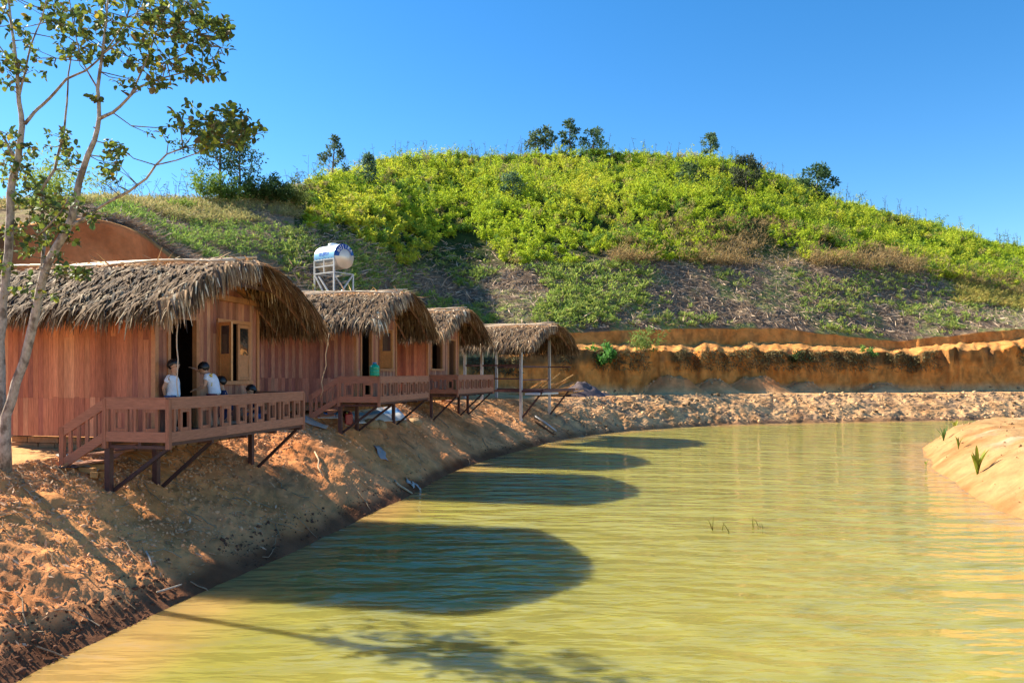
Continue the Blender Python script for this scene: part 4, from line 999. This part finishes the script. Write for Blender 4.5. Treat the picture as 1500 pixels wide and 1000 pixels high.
# ------------------------------------------------------------------ people
def skin_mesh(name, V, E, m_, parent=None, sub=2, root=0):
    """V: list of (x,y,z,r) or (x,y,z,rx,ry)"""
    me=bpy.data.meshes.new(name); me.from_pydata([v[:3] for v in V],E and [],[])if False else me.from_pydata([v[:3] for v in V],E,[])
    o=bpy.data.objects.new(name,me); C.objects.link(o)
    md_=o.modifiers.new('s','SKIN'); sv=me.skin_vertices[0].data
    for i,v in enumerate(V):
        sv[i].radius=(v[3],v[4] if len(v)>4 else v[3]); sv[i].use_root=(i==root)
    md_.use_smooth_shade=True; s2=o.modifiers.new('d','SUBSURF'); s2.levels=sub; s2.render_levels=sub
    dg=bpy.context.evaluated_depsgraph_get(); dg.update(); nm=bpy.data.meshes.new_from_object(o.evaluated_get(dg))
    C.objects.unlink(o); bpy.data.objects.remove(o)
    nm.name=name; nm.materials.clear()
    if m_: nm.materials.append(m_)
    nm.polygons.foreach_set('use_smooth',np.ones(len(nm.polygons),dtype=bool))
    r_=bpy.data.objects.new(name,nm); C.objects.link(r_)
    if parent: r_.parent=parent
    return r_
def cmat(name,c): return mat(name,col=c,rough=.9,nscale=18,namt=.12,bump=.5,bscale=14,bdist=.02,spec=.1)
M['white']=cmat('white_shirt',(.78,.78,.84)); M['navy']=cmat('navy_cloth',(.025,.035,.09)); M['blue']=cmat('blue_shorts',(.07,.13,.30)); M['maroon']=cmat('maroon_shorts',(.16,.03,.05)); M['pink']=cmat('pink_cloth',(.62,.33,.36)); M['yprint']=cmat('yellow_print',(.80,.55,.05))
def person(loc_,rz,label,J,shirt,shorts,girl=False,prints=False):
    """facing +x locally. J: joints"""
    root=empty('person',loc_,rz,label,'person','children on the deck of the first hut')
    V=[];E=[]
    def v(p,*r): V.append((*p,*r)); return len(V)-1
    def ch(*ids):
        for a_,b_ in zip(ids[:-1],ids[1:]): E.append((a_,b_))
    pel=v(J['pel'],.085,.075); sp=v(J['sp'],.078,.068); cs_=v(J['ch'],.088,.075); nb_=v(J['nb'],.045); nk=v(J['nk'],.034)
    h=Vector(J['hd']); hu=Vector(J.get('hu',(0,0,1))).normalized(); hf=Vector(J.get('hf',(1,0,0))).normalized(); hl=hu.cross(hf)
    h1=v(h-hu*.052+hf*.008,.055); h2=v(h,.077,.079); h3=v(h+hu*.052-hf*.004,.066)
    ch(pel,sp,cs_,nb_,nk,h1,h2,h3)
    nose=v(h+hf*.088-hu*.022,.011); ch(h2,nose); chin=v(h+hf*.05-hu*.083,.024); ch(h1,chin)
    for s in (-1,1):
        e=v(h+hl*s*.084-hu*.012-hf*.008,.015); ch(h2,e)
    for s,k in ((1,'l'),(-1,'r')):
        sh_=v(J['sh'+k],.042); el_=v(J['el'+k],.030); wr=v(J['wr'+k],.020); ch(cs_,sh_,el_,wr)
        wv=Vector(J['wr'+k]); d_=(wv-Vector(J['el'+k])).normalized(); d_=(d_+Vector(J.get('hb'+k,(0,0,0)))).normalized()
        pm=v(wv+d_*.045,.023,.014); ch(wr,pm)
        sd_=d_.orthogonal().normalized() if abs(d_.z)>.9 else d_.cross(Vector((0,0,1))).normalized(); nrm=d_.cross(sd_)
        for q_,(o_,L_) in enumerate(((-.018,.042),(-.006,.050),(.006,.047),(.018,.036))):
            a_=v(wv+d_*.072+sd_*o_,.0068); b_=v(wv+d_*(.072+L_*.55)+sd_*o_*1.15+nrm*.006,.0062); c_=v(wv+d_*(.072+L_)+sd_*o_*1.1+nrm*.018,.0052); ch(pm,a_,b_,c_)
        a_=v(wv+d_*.040+sd_*-.028,.008); b_=v(wv+d_*.066+sd_*-.040+nrm*.008,.0065); ch(pm,a_,b_)
        hp=v(J['hp'+k],.065); kn=v(J['kn'+k],.044); an=v(J['an'+k],.028); ft=v(J['ft'+k],.024,.018); ch(pel,hp,kn,an,ft)
    skin_mesh('body',V,E,M['skin'],root)
    # shirt
    V2=[];E2=[]
    def v2(p,*r): V2.append((*p,*r)); return len(V2)-1
    P_=lambda k:Vector(J[k])
    lo=P_('pel')*1.35-P_('sp')*.35
    a=[v2(lo,.128,.118),v2(P_('pel')*.6+P_('sp')*.4,.122,.112),v2(P_('sp'),.115,.105),v2(P_('ch'),.120,.108),v2(P_('nb')-Vector((0,0,.012)),.058)]
    for i in range(4): E2.append((a[i],a[i+1]))
    for k in ('l','r'):
        s1=v2(P_('sh'+k),.055); s2=v2(P_('sh'+k)*.45+P_('el'+k)*.55,.050); E2+= [(a[3],s1),(s1,s2)]
    skin_mesh('shirt',V2,E2,M[shirt],root)
    V2=[];E2=[]; b0=v2(P_('pel')+Vector((0,0,.03)),.105,.09)
    for k in ('l','r'):
        s1=v2(P_('hp'+k),.082); s2=v2(P_('hp'+k)*.35+P_('kn'+k)*.65,.070); E2+=[(b0,s1),(s1,s2)]
    skin_mesh('shorts',V2,E2,M[shorts],root)
    # hair cap
    m=MB(); nu,nv=22,14; vs=[];fs=[]
    rr=random.Random(3)
    for j in range(nv+1):
        ph=math.pi*j/nv
        for i in range(nu):
            th=2*math.pi*i/nu; x=math.sin(ph)*math.cos(th); y=math.sin(ph)*math.sin(th); z=math.cos(ph)
            k=.106*(1+rr.uniform(-.03,.05))
            lim=.22 if x>.6 else (-.02 if x>.3 else (-.38 if x>-.1 else (-.85 if not girl else -1.2)))
            if z<lim: k*=.62
            elif z<lim+.25: k*=.93
            if girl and x<.1 and z<0: k*=1.12
            vs.append(h+hf*(x*k*1.0-.012)+hl*(y*k*.96)+hu*(z*k*.98+.012))
    for j in range(nv):
        for i in range(nu): fs.append((j*nu+i,j*nu+(i+1)%nu,(j+1)*nu+(i+1)%nu,(j+1)*nu+i))
    m.add(vs,fs,(.012,.01,.01),True); m.build('hair',M['hair'],root)
    for s in (-1,1):
        m=MB(); c=h+hf*.071+hl*s*.030+hu*.0; m.tube([c,c+hf*.006],[.010,.006],8,(.02,.015,.012)); m.build('eye',M['hair'],root)
    m=MB(); c=h+hf*.070-hu*.054; m.tube([c-hl*.02,c+hf*.008,c+hl*.02],[.004,.006,.004],6,(.30,.09,.07)); m.build('mouth',M['trim'],root)
    if prints:
        for (fx,fz,w_) in ((-.075,.10,.05),(-.08,-.06,.045)):
            m=MB(); c=P_('ch')*.8+P_('sp')*.2+Vector((0,0,fz))
            for q_ in range(3):
                aa=q_*2.1; m.box(c.x+fx+.02+.02*math.cos(aa),c.x+fx+.046+.02*math.cos(aa),c.y+.084,c.y+.112,c.z-.012+.02*math.sin(aa),c.z+.014+.02*math.sin(aa),(.8,.55,.05))
            m.build('shirt_print',M['yprint'],root)
    return root
A1=R(-12)
# standing child at the door, looking right at the other
J=dict(pel=(0,0,.60),sp=(.0,0,.72),ch=(-.01,0,.86),nb=(0,0,.955),nk=(.008,0,.99),hd=(.02,0,1.115),hf=(1,-.25,-.05),
 shl=(-.02,.115,.915),shr=(-.02,-.115,.915),ell=(-.10,.15,.74),elr=(-.09,-.16,.74),wrl=(-.11,.06,.60),wrr=(-.11,-.07,.61),
 hpl=(0,.06,.56),hpr=(0,-.06,.56),knl=(.01,.07,.31),knr=(.0,-.07,.31),anl=(-.01,.075,.06),anr=(-.01,-.075,.06),ftl=(.10,.08,.025),ftr=(.10,-.085,.025))
person(uv(*H1,.20,.22,0),A1*0,'child in a white shirt and blue shorts standing by the dark doorway, looking right',J,'white','blue')
# bending child, reaching towards the left (faces -x in the picture)
J=dict(pel=(-.02,0,.62),sp=(.0,0,.74),ch=(.055,0,.88),nb=(.11,0,.965),nk=(.135,0,.99),hd=(.20,0,1.07),hu=(.45,0,.9),hf=(.85,.15,-.55),
 shl=(.07,.12,.93),shr=(.07,-.12,.93),ell=(.08,.17,.76),elr=(.24,-.16,.98),wrl=(.27,.13,.70),wrr=(.40,-.10,1.06),
 hpl=(-.02,.06,.57),hpr=(-.02,-.06,.57),knl=(.06,.07,.31),knr=(.02,-.07,.31),anl=(0,.075,.06),anr=(-.03,-.075,.06),ftl=(.11,.08,.025),ftr=(.08,-.085,.025))
person(uv(*H1,.50,.92,0),math.pi-.1,'child in a white shirt with yellow prints, bending with one arm stretched towards the doorway',J,'white','maroon',prints=True)
# seated children
J=dict(pel=(0,0,.13),sp=(.02,0,.25),ch=(.06,0,.40),nb=(.09,0,.50),nk=(.10,0,.53),hd=(.13,0,.65),hf=(1,0,-.35),hu=(.3,0,1),
 shl=(.07,.12,.46),shr=(.07,-.12,.46),ell=(.15,.17,.30),elr=(.15,-.17,.30),wrl=(.28,.10,.26),wrr=(.28,-.08,.26),
 hpl=(.03,.07,.11),hpr=(.03,-.07,.11),knl=(.28,.16,.17),knr=(.28,-.16,.17),anl=(.22,.02,.05),anr=(.20,-.04,.09),ftl=(.24,-.08,.03),ftr=(.22,.08,.07))
person(uv(*H1,.30,2.62,0),R(-120),'dark haired child sitting low behind the deck rail, head just over it',J,'navy','blue',girl=True)
J2={k:((v_[0],v_[1],v_[2]+.17) if k not in('hu','hf') else v_) for k,v_ in J.items()}
J2.update(knl=(.18,.12,.05),knr=(.18,-.12,.05),anl=(-.10,.10,.06),anr=(-.10,-.10,.06),ftl=(-.20,.10,.05),ftr=(-.20,-.10,.05))
person(uv(*H1,.35,1.58,0),R(200),'child in dark clothes kneeling behind the bending one, black hair below the open casement',J2,'navy','navy')

# ------------------------------------------------------------------ props
# water tank on its stand
TKB=onpx(489,34,-.1); TS=1.21
tz=(zz(34,378)-TKB.z)/TS
tax=Vector((.80,-.60,0)).normalized(); tang=math.atan2(tax.y,tax.x)
stand=empty('tank_stand',TKB,tang,'white welded steel stand carrying the water tank','tank stand'); stand.scale=(TS,TS,TS)
Lt=1.18;rt=.47
ztop=tz-.12; zmid=tz-.62
for (x,y) in ((-.56,-.46),(.56,-.46),(-.56,.46),(.56,.46)):
    m=MB(); m.box(x-.025,x+.025,y-.025,y+.025,-.4,ztop if y<0 else zmid,rj((.62,.60,.56),.05)); m.build('leg',M['steel'],stand)
for y in (-.46,.46):
    for z in ((zmid,ztop,(zmid+ztop)/2) if y<0 else (zmid,)):
        m=MB(); m.beam((-.56,y,z),(.56,y,z),.045,.045,(.62,.60,.56)); m.build('crossbar',M['steel'],stand)
for x in (-.56,0,.56):
    m=MB(); m.beam((x,-.46,zmid),(x,.46,zmid),.045,.045,(.45,.43,.40)); m.build('crossbar',M['steel'],stand)
m=MB(); m.beam((0,-.46,zmid),(0,-.46,ztop),.04,.04,(.62,.6,.56)); m.build('crossbar',M['steel'],stand)
for (a_,b_) in (((-.56,-.46,zmid),(.2,-.46,.1)),((.56,-.46,zmid*.0+.1),(-.3,-.46,zmid-.1)),((.56,.46,.1),(.3,-.3,zmid)),((.56,-.4,.1),(.56,.46,zmid))):
    m=MB(); m.beam(a_,b_,.05,.05,rj((.50,.48,.45),.2)); m.build('stay',M['steel'],stand)
tank=empty('water_tank',TKB+Vector((0,0,tz*TS)),tang,'horizontal steel water tank with pale blue jacket and dark blue lettered end band','water tank'); tank.scale=(TS,TS,TS)
m=MB(); nu=40; prof_=[(-Lt/2-.09,.0),(-Lt/2-.085,.25),(-Lt/2-.04,.40),(-Lt/2,rt),(-Lt/2+.03,rt),(Lt/2-.03,rt),(Lt/2,rt),(Lt/2+.035,rt*.93),(Lt/2+.055,rt*.55),(Lt/2+.07,rt*.52),(Lt/2+.075,.0)]
vs=[];fs=[];cs_=[]
for i,(x,r_) in enumerate(prof_):
    for k in range(nu):
        a_=2*math.pi*k/nu; vs.append((x,r_*math.cos(a_),r_*math.sin(a_)))
for i in range(len(prof_)-1):
    for k in range(nu): fs.append((i*nu+k,i*nu+(k+1)%nu,(i+1)*nu+(k+1)%nu,(i+1)*nu+k))
m.add(vs,fs,(.62,.60,.58),True)
M['tanksteel']=mat('stainless_steel',col=(.74,.62,.50),rough=.38,nscale=4,namt=.08,metal=.35,spec=.5)
tb=m.build('shell',M['tanksteel'],tank)
# printed jacket over the upper side
m=MB(); vs=[];fs=[];nn_=28
for x in (-Lt/2+.02,Lt/2-.01):
    for k in range(nn_+1):
        a_=R(5)+R(195)*k/nn_; vs.append((x,(rt+.006)*math.cos(a_),(rt+.006)*math.sin(a_)))
for k in range(nn_): fs.append((k,k+1,nn_+1+k+1,nn_+1+k))
n0=len(vs); m.add(vs,fs,(.62,.78,.90),True)
m.c=[(.85,.88,.92) if (i%(nn_+1))/nn_*195+5<150 and (i%(nn_+1))/nn_*195+5>30 else (.30,.60,.86) for i in range(n0)]
m.build('jacket',M['plastic'],tank)
# dark blue band on the end: ring sector slightly proud
m=MB(); vs=[];fs=[]; nn_=26; a0_,a1_=R(12),R(182)
for k in range(nn_+1):
    a_=a0_+(a1_-a0_)*k/nn_
    for (x,r_) in ((Lt/2+.005,rt+.004),(Lt/2+.045,rt*.93),(Lt/2+.062,rt*.60)): vs.append((x,r_*math.cos(a_),r_*math.sin(a_)))
for k in range(nn_):
    for j in (0,1): fs.append((k*3+j,k*3+j+1,(k+1)*3+j+1,(k+1)*3+j))
m.add(vs,fs,(.01,.06,.28),True); band=m.build('end_band',M['plastic'],tank)
def text_mesh(name,txt,size,mat_,parent,mtx,extr=.004):
    cu=bpy.data.curves.new(name,'FONT'); cu.body=txt; cu.size=size; cu.extrude=extr; cu.align_x='CENTER'; cu.align_y='CENTER'
    o=bpy.data.objects.new(name,cu); C.objects.link(o); dg=bpy.context.evaluated_depsgraph_get(); me=bpy.data.meshes.new_from_object(o.evaluated_get(dg))
    C.objects.unlink(o); bpy.data.objects.remove(o); me.materials.clear(); me.materials.append(mat_)
    r_=bpy.data.objects.new(name,me); C.objects.link(r_); r_.parent=parent; r_.matrix_local=mtx; return r_
M['wtxt']=mat('white_lettering',col=(.8,.8,.8),rough=.5); M['btxt']=mat('blue_lettering',col=(.02,.16,.62),rough=.5)
word='BUJIRA'
for i,chx in enumerate(word):
    a_=R(150)-R(108)*i/(len(word)-1); rr_=rt*.78
    X_=Vector((0,-math.sin(a_)*-1,0))
    nrm=Vector((1,0,0)); upv=Vector((0,math.cos(a_),math.sin(a_))); rt_=upv.cross(nrm)
    mt_=Matrix((rt_,upv,nrm)).transposed().to_4x4(); mt_.translation=Vector((Lt/2+.064,rr_*math.cos(a_),rr_*math.sin(a_)))
    text_mesh('lettering',chx,.17,M['wtxt'],tank,mt_,.006)
a_=R(168); upv=Vector((0,math.sin(a_),-math.cos(a_))); nrm=Vector((0,math.cos(a_),math.sin(a_))); rt_=upv.cross(nrm)
mt_=Matrix((rt_,upv,nrm)).transposed().to_4x4(); mt_.translation=nrm*(rt+.010)
text_mesh('lettering','BUJIRA',.19,M['btxt'],tank,mt_,.003)
a_=R(192); upv=Vector((0,math.sin(a_),-math.cos(a_))); nrm=Vector((0,math.cos(a_),math.sin(a_))); rt_=upv.cross(nrm)
for i in range(6):
    m=MB(); mt_=nrm*(rt+.008); m.box(-.45+i*.17,-.37+i*.17,nrm.y*(rt)-.01,nrm.y*rt+.0,nrm.z*rt-.03,nrm.z*rt+.03,(.05,.12,.22)); m.build('printed_mark',M['plastic'],tank)
m=MB(); m.tube([(-.02,0,rt-.02),(-.02,0,rt+.05),(-.02,0,rt+.075)],[.20,.20,.15],20,(.80,.84,.88)); m.build('lid',M['plastic'],tank)

# green water bottle on the second hut's rail
bp=uv(*H2,.98,-1.1,.624)
bt=empty('water_bottle',bp,0,'large ribbed green plastic water bottle standing on the second hut rail','water bottle')
m=MB(); pr=[(0,.10),(.01,.125),(.06,.125),(.07,.118),(.08,.125),(.15,.125),(.16,.118),(.17,.125),(.24,.125),(.27,.11),(.30,.06),(.31,.045)]
m.tube([(0,0,z) for z,_ in pr],[r_ for _,r_ in pr],24,(.0,.30,.16)); m.build('bottle_body',M['plastic'],bt)
m=MB(); m.tube([(0,0,.31),(0,0,.345),(0,0,.35)],[.05,.05,.04],16,(.05,.20,.42)); m.build('cap',M['plastic'],bt)
# ropes
m=MB(); a_=uv(*H1,.95,-.70,1.95); b_=uv(*H1,.93,-.66,.45)
m.tube([a_.lerp(b_,i/8)+Vector((.012*math.sin(i*1.9),0,0)) for i in range(9)],.009,6,(.62,.46,.34))
tag(m.build('rope',M['cloth']),'thin pale rope hanging straight from the first thatch eave to the deck rail','rope','ropes hanging from the eaves')
m=MB(); a_=Vector(((482-750)/F*18.9,18.9,zz(18.9,488))); pts=[(482,488),(480,505),(477,520),(478,535),(474,548),(471,560),(473,572),(469,582)]
m.tube([up(x,y,18.9) for x,y in pts],.012,6,(.50,.34,.20))
tag(m.build('rope',M['cloth']),'brown wavy cord dangling in front of the second hut side wall','rope','ropes hanging from the eaves')
# sandals
sb=onpx(86,11.35,.01)
for i,(dx,dy,rz_) in enumerate(((0,0,.3),(.16,.07,-.2))):
    e=empty('sandal',sb+Vector((dx,dy,.01)),rz_,['dark sandal left lying on the earth beside the first stair, nearer the tree','dark sandal left lying on the earth, nearer the stair foot'][i],'sandal','pair of sandals')
    m=MB(); m.tube([(-.11,0,0),(-.05,0,.0),(.05,0,.0),(.11,0,0)],[.03,.036,.042,.028],10,(.05,.05,.055)); o=m.build('sole',M['plastic'],e); o.scale=(1,1,.3)
    m=MB(); m.tube([(.0,-.038,.0),(.03,-.02,.035),(.05,0,.04),(.03,.02,.035),(.0,.038,0)],.007,6,(.04,.04,.045)); m.build('strap',M['plastic'],e)
# tarpaulins and red jerrycan beneath the second hut
def sheet(name,pts,cols,label,cat,th=.01,group=None,nn=14,amp=.04):
    A,B,Cc,Dd=[Vector(p) for p in pts]; vs=[];fs=[];cc_=[]
    sd_=random.randrange(99)
    for off in (0,-th):
        for i in range(nn+1):
            for j in range(nn+1):
                u_=i/nn;v_=j/nn; p_=(A*(1-u_)+B*u_)*(1-v_)+(Dd*(1-u_)+Cc*u_)*v_
                z_=float(fbm(np.array([u_*4+sd_]),np.array([v_*4.]),oct=2,seed=3)[0])*amp
                vs.append((p_.x+z_*.6,p_.y,p_.z+z_+off)); cc_.append(cols[int(v_*len(cols)*.999)])
    K=(nn+1)**2; I=lambda i,j,o:(o*K+i*(nn+1)+j)
    for i in range(nn):
        for j in range(nn):
            fs.append((I(i,j,0),I(i+1,j,0),I(i+1,j+1,0),I(i,j+1,0))); fs.append((I(i,j,1),I(i,j+1,1),I(i+1,j+1,1),I(i+1,j,1)))
    for i in range(nn):
        fs.append((I(i,0,0),I(i,0,1),I(i+1,0,1),I(i+1,0,0))); fs.append((I(i,nn,0),I(i+1,nn,0),I(i+1,nn,1),I(i,nn,1)))
        fs.append((I(0,i,0),I(0,i+1,0),I(0,i+1,1),I(0,i,1))); fs.append((I(nn,i,0),I(nn,i,1),I(nn,i+1,1),I(nn,i+1,0)))
    m=MB(); m.add(vs,fs,(.5,.5,.5),True); m.c=cc_
    return tag(m.build(name,M['cloth']),label,cat,group)
p1=lambda px,Y,dz=.04: onpx(px,Y,dz)
sheet('tarpaulin',[p1(520,20.2,.14),p1(596,24.2,.10),p1(575,25.2,.12),p1(500,21.8,.12)],[(.66,.64,.60),(.7,.68,.64),(.16,.36,.62),(.7,.68,.64),(.66,.64,.6)],'blue and white sheet spread on the ground under the second hut','tarpaulin',amp=.03)
sheet('tarpaulin',[p1(466,19.6,.06),p1(500,20.4,.06),p1(496,21.6,.06),p1(462,20.8,.06)],[(.75,.76,.8),(.12,.36,.75),(.8,.8,.8)],'small blue and white sheet on the ground behind the second hut stair','tarpaulin',amp=.02)
jc=p1(511,20.3,0); e=empty('jerrycan',jc,.4,'red plastic jerrycan standing under the second hut','jerrycan')
m=MB(); m.box(-.10,.10,-.07,.07,0,.30,(.45,.02,.03)); m.build('can_body',M['plastic'],e,bevel=.02)
m=MB(); m.tube([(-.05,0,.29),(-.05,0,.34)],.022,10,(.6,.5,.1)); m.build('cap',M['plastic'],e)
m=MB(); m.tube([(.0,0,.295),(.02,0,.345),(.07,0,.34),(.08,0,.295)],.012,8,(.45,.02,.03)); m.build('handle',M['plastic'],e)
# litter on the slope
def at(px,t,dz=.02): return Vector(gsample(np.array([px]),np.array([t]))[0])+Vector((0,0,dz))
def patch(px,py0,label,w_,h_,col,rz_=0,cat='sheet'):
    # find t on the bank whose ground point appears at row py0
    ts=np.linspace(1.0,3.0,200); G=gsample(np.full(200,float(px)),ts); py_=HZ-F*G[:,2]/G[:,1]; k=int(np.argmin(abs(py_-py0))); p_=Vector(G[k])
    c_,s_=math.cos(rz_),math.sin(rz_)
    def Q_(a_,b_): X_,Y_=p_.x+a_*c_-b_*s_,p_.y+a_*s_+b_*c_; return Vector((X_,Y_,gz(X_,Y_)+.035))
    return sheet('scrap_sheet',[Q_(-w_/2,-h_/2),Q_(w_/2,-h_/2),Q_(w_/2,h_/2),Q_(-w_/2,h_/2)],[col],label,cat,amp=.05,nn=6)
patch(559,665,'crumpled grey cloth lying on the bank slope below the second hut',.28,.55,(.34,.31,.30),.5,'cloth')
patch(606,711,'grey white board scrap at the waterline below the second hut',.38,.32,(.46,.41,.36),.3,'board')
patch(462,622,'pale cement slab beside the foot of the second stair',.6,.35,(.36,.30,.25),.1,'slab')
patch(116,682,'broken pale cement slab at the foot of the first stair',.55,.35,(.42,.38,.35),.1,'slab')
def stick(pxs,label,r_,col,name='stick',cat='stick',lift=.05,grp=None,matn='stone'):
    pts=[]
    for (x,y) in pxs:
        ts=np.linspace(1.0,3.2,300); G=gsample(np.full(300,float(x)),ts); py_=HZ-F*G[:,2]/G[:,1]; k=int(np.argmin(abs(py_-y))); pts.append(Vector(G[k])+Vector((0,0,lift)))
    m=MB(); m.tube(pts,[r_]*(len(pts)-1)+[r_*.7],8,col); return tag(m.build(name,M[matn]),label,cat,grp)
stick([(578,706),(583,712),(592,718),(604,727)],'pale bent root sticking out above the waterline below the second hut',.028,(.50,.38,.24),'root','root')
stick([(461,664),(467,676),(466,688),(473,700)],'long pale root curling down the bank right of the first hut',.018,(.46,.34,.22),'root','root')
stick([(214,812),(219,822),(222,834)],'short white forked root on the lower bank beneath the tree shadow',.012,(.66,.56,.42),'root','root')
stick([(230,872),(250,866),(266,860)],'pale straight branch lying by the water in the near bank',.014,(.55,.45,.33),'branch','branch')
stick([(784,612),(799,622),(815,634)],'light grey metal pipe lying down the bank below the pavilion',.055,(.45,.45,.46),'pipe','pipe',.08,None,'grey')
stick([(781,616),(797,628),(812,638)],'dark wooden pole lying beside the grey pipe below the pavilion',.05,(.14,.08,.05),'pole','pole',.06)
stick([(815,612),(830,604),(842,597)],'thin brown pole leaning on the bank right of the pavilion',.04,(.30,.18,.10),'pole','pole',.10)
# heap of split timber and covered heap behind the pavilion
hp_=onpx(806,41.5,0)
m=MB()
for i in range(46):
    a_=random.uniform(-.5,.9); L_=random.uniform(.9,2.0); x=random.uniform(-1.6,1.2); z=.1+max(0,1.15-abs(x+.1)*.8)*random.random(); y=random.uniform(-.4,.4)
    m.beam((x-L_/2*math.cos(a_),y,max(.02,z-L_/2*math.sin(a_)*.8)),(x+L_/2*math.cos(a_),y+random.uniform(-.4,.4),z+L_/2*math.sin(a_)*.8),.09,.05,rj((.62,.36,.13),.25))
o=m.build('timber_heap',M['wood']); o.location=hp_; tag(o,'heap of bright orange split timber behind the pavilion','timber heap')
def heap(px,Y,r_,h_,col,label,name='heap',cat='heap',mm='stone'):
    b=onpx(px,Y,-.1); nr_,na=9,22; vs=[(0,0,h_)];fs=[]
    for i in range(1,nr_+1):
        for k in range(na):
            a_=2*math.pi*k/na; q_=i/nr_; nz0=float(fbm(np.array([math.cos(a_)*q_*2.2+px]),np.array([math.sin(a_)*q_*2.2]),oct=4,seed=8)[0])
            vs.append((r_*q_*math.cos(a_)*(1+.2*nz0),r_*.7*q_*math.sin(a_),h_*(1-q_**1.5)*(1+.5*nz0)+.25*h_*nz0*(1-q_)))
    for k in range(na): fs.append((0,1+k,1+(k+1)%na))
    for i in range(nr_-1):
        for k in range(na): fs.append((1+i*na+k,1+(i+1)*na+k,1+(i+1)*na+(k+1)%na,1+i*na+(k+1)%na))
    m=MB(); m.add(vs,fs,col,True); o=m.build(name,M[mm]); o.location=b; return tag(o,label,cat)
heap(846,42.5,1.7,.95,(.13,.10,.10),'dark grey earth heap right of the timber pile','earth_heap','earth heap')
heap(868,42.8,1.1,.55,(.06,.06,.09),'black plastic covered heap at the right of the dark earth heap','covered_heap','covered heap','cloth')
heap(884,43,.6,.4,(.42,.26,.15),'small tan boulder like lump by the covered heap','boulder','boulder')
for i,(px_,py_,s_) in enumerate(((542,617,.26),(556,613,.22),(608,612,.24),(590,620,.18))):
    pos_=onpx(px_,[21.2,21.8,24.6,23.4][i],.02); n_=len(ICV); rg=np.random.default_rng(40+i)
    bm=bmesh.new(); bmesh.ops.create_icosphere(bm,subdivisions=3,radius=s_)
    for v_ in bm.verts: v_.co*=1+.25*float(fbm(np.array([v_.co.x*5+i]),np.array([v_.co.y*5]),np.array([v_.co.z*5]),oct=3,seed=i)[0]); v_.co.z*=.75
    me=bpy.data.meshes.new('rock'); bm.to_mesh(me); bm.free(); a=me.color_attributes.new('col','FLOAT_COLOR','POINT'); cc_=np.ones((len(me.vertices),4),dtype=np.float32); cc_[:,:3]=(.42,.27,.14); a.data.foreach_set('color',cc_.ravel())
    me.materials.append(M['stone']); o=bpy.data.objects.new('rock',me); C.objects.link(o); o.location=pos_
    tag(o,['rounded tan rock under the second hut, leftmost','rounded tan rock right beside the leftmost one under the second hut','tan rock by the leg between the second and third huts','smaller brown rock below the brace of the second hut'][i],'rock','rocks on the bank under the second hut')
# seedlings on the right bank and weeds in the water
def seedling(px,py,Y,h,nbl,label,col,name='palm_seedling',z=None,spread=.45,cat='seedling',grp='palm seedlings on the right bank'):
    X_=(px-750)/F*Y; b=Vector((X_,Y,(rbz(X_,Y) if z is None else z)-.02)); root=empty(name,b,0,label,cat,grp)
    for i in range(nbl):
        a_=i*2.4+px; d_=Vector((math.cos(a_),math.sin(a_)*.6,0))*spread*random.uniform(.4,1.1); hh=h*random.uniform(.7,1.05); N_=6; vs=[];fs=[]
        sd_=Vector((-math.sin(a_),math.cos(a_),0))
        for k in range(N_+1):
            f=k/N_; p_=d_*h*f**1.6+Vector((0,0,hh*(f*1.25-.3*f*f))); wv_=h*.055*(math.sin(math.pi*min(1,f*.9+.08))**.7)
            vs+=[p_-sd_*wv_,p_+Vector((0,0,-wv_*.5)),p_+sd_*wv_]
        for k in range(N_):
            for j in (0,1): fs.append((k*3+j,k*3+j+1,(k+1)*3+j+1,(k+1)*3+j))
        m=MB(); m.add(vs,fs,rj(col,.2),True); m.build('blade',M['leaf'],root)
    return root
seedling(1432,660,19.6,.85,8,'largest palm seedling on the right bank, with upright blades',(.22,.26,.03))
seedling(1404,632,23.5,.45,5,'small palm seedling left of the largest one',(.22,.28,.04))
seedling(1382,625,28.6,.75,6,'dark green palm seedling at the far tip of the right bank',(.10,.19,.05))
seedling(1399,613,30.6,.55,6,'yellow green seedling just beyond the dark one at the bank tip',(.34,.36,.05))
seedling(1470,612,31,.3,5,'tiny yellow tuft on the far rim of the right bank',(.36,.34,.06))
seedling(1356,684,24.8,.28,4,'small green tuft at the waterline of the right bank',(.20,.30,.05))
def weed(px,py,label,n_,h):
    Y=-WATER*F/(py-HZ); root=empty('water_weed',((px-750)/F*Y,Y,WATER-.03),0,label,'water weed','thin weeds poking from the pond')
    for i in range(n_):
        m=MB(); x=random.uniform(-.12,.12); y=random.uniform(-.12,.12); l=random.uniform(-.7,.3); hh=h*random.uniform(.5,1); m.tube([(x,y,0),(x+l*hh*.5,y,hh*.6),(x+l*hh,y,hh)],[.008,.007,.004],5,rj((.20,.17,.03),.2)); m.build('stem',M['bush'],root)
weed(1052,778,'leaning weed stems standing in the pond, left of three clumps',3,.32)
weed(1073,780,'single slanting weed stem in the pond, middle of three clumps',2,.25)
weed(1107,772,'yellowish weed clump in the pond, right of three clumps',5,.22)
weed(1140,622+6,'low grass by the far shore',3,.2) if False else None
# loose bricks by the first stair
for i,(px_,Y_) in enumerate(((128,11.6),(140,11.9),(150,11.75),(137,11.5))):
    m=MB(); m.box(-.12,.12,-.055,.055,0,.09,rj((.50,.26,.10),.1)); o=m.build('brick',M['stone'],bevel=.008); b=onpx(px_,Y_,0); o.location=b; o.rotation_euler=(.05*i,.08,i*.7)
    tag(o,'loose ochre brick lying under the first stair','brick','loose bricks under the first stair')
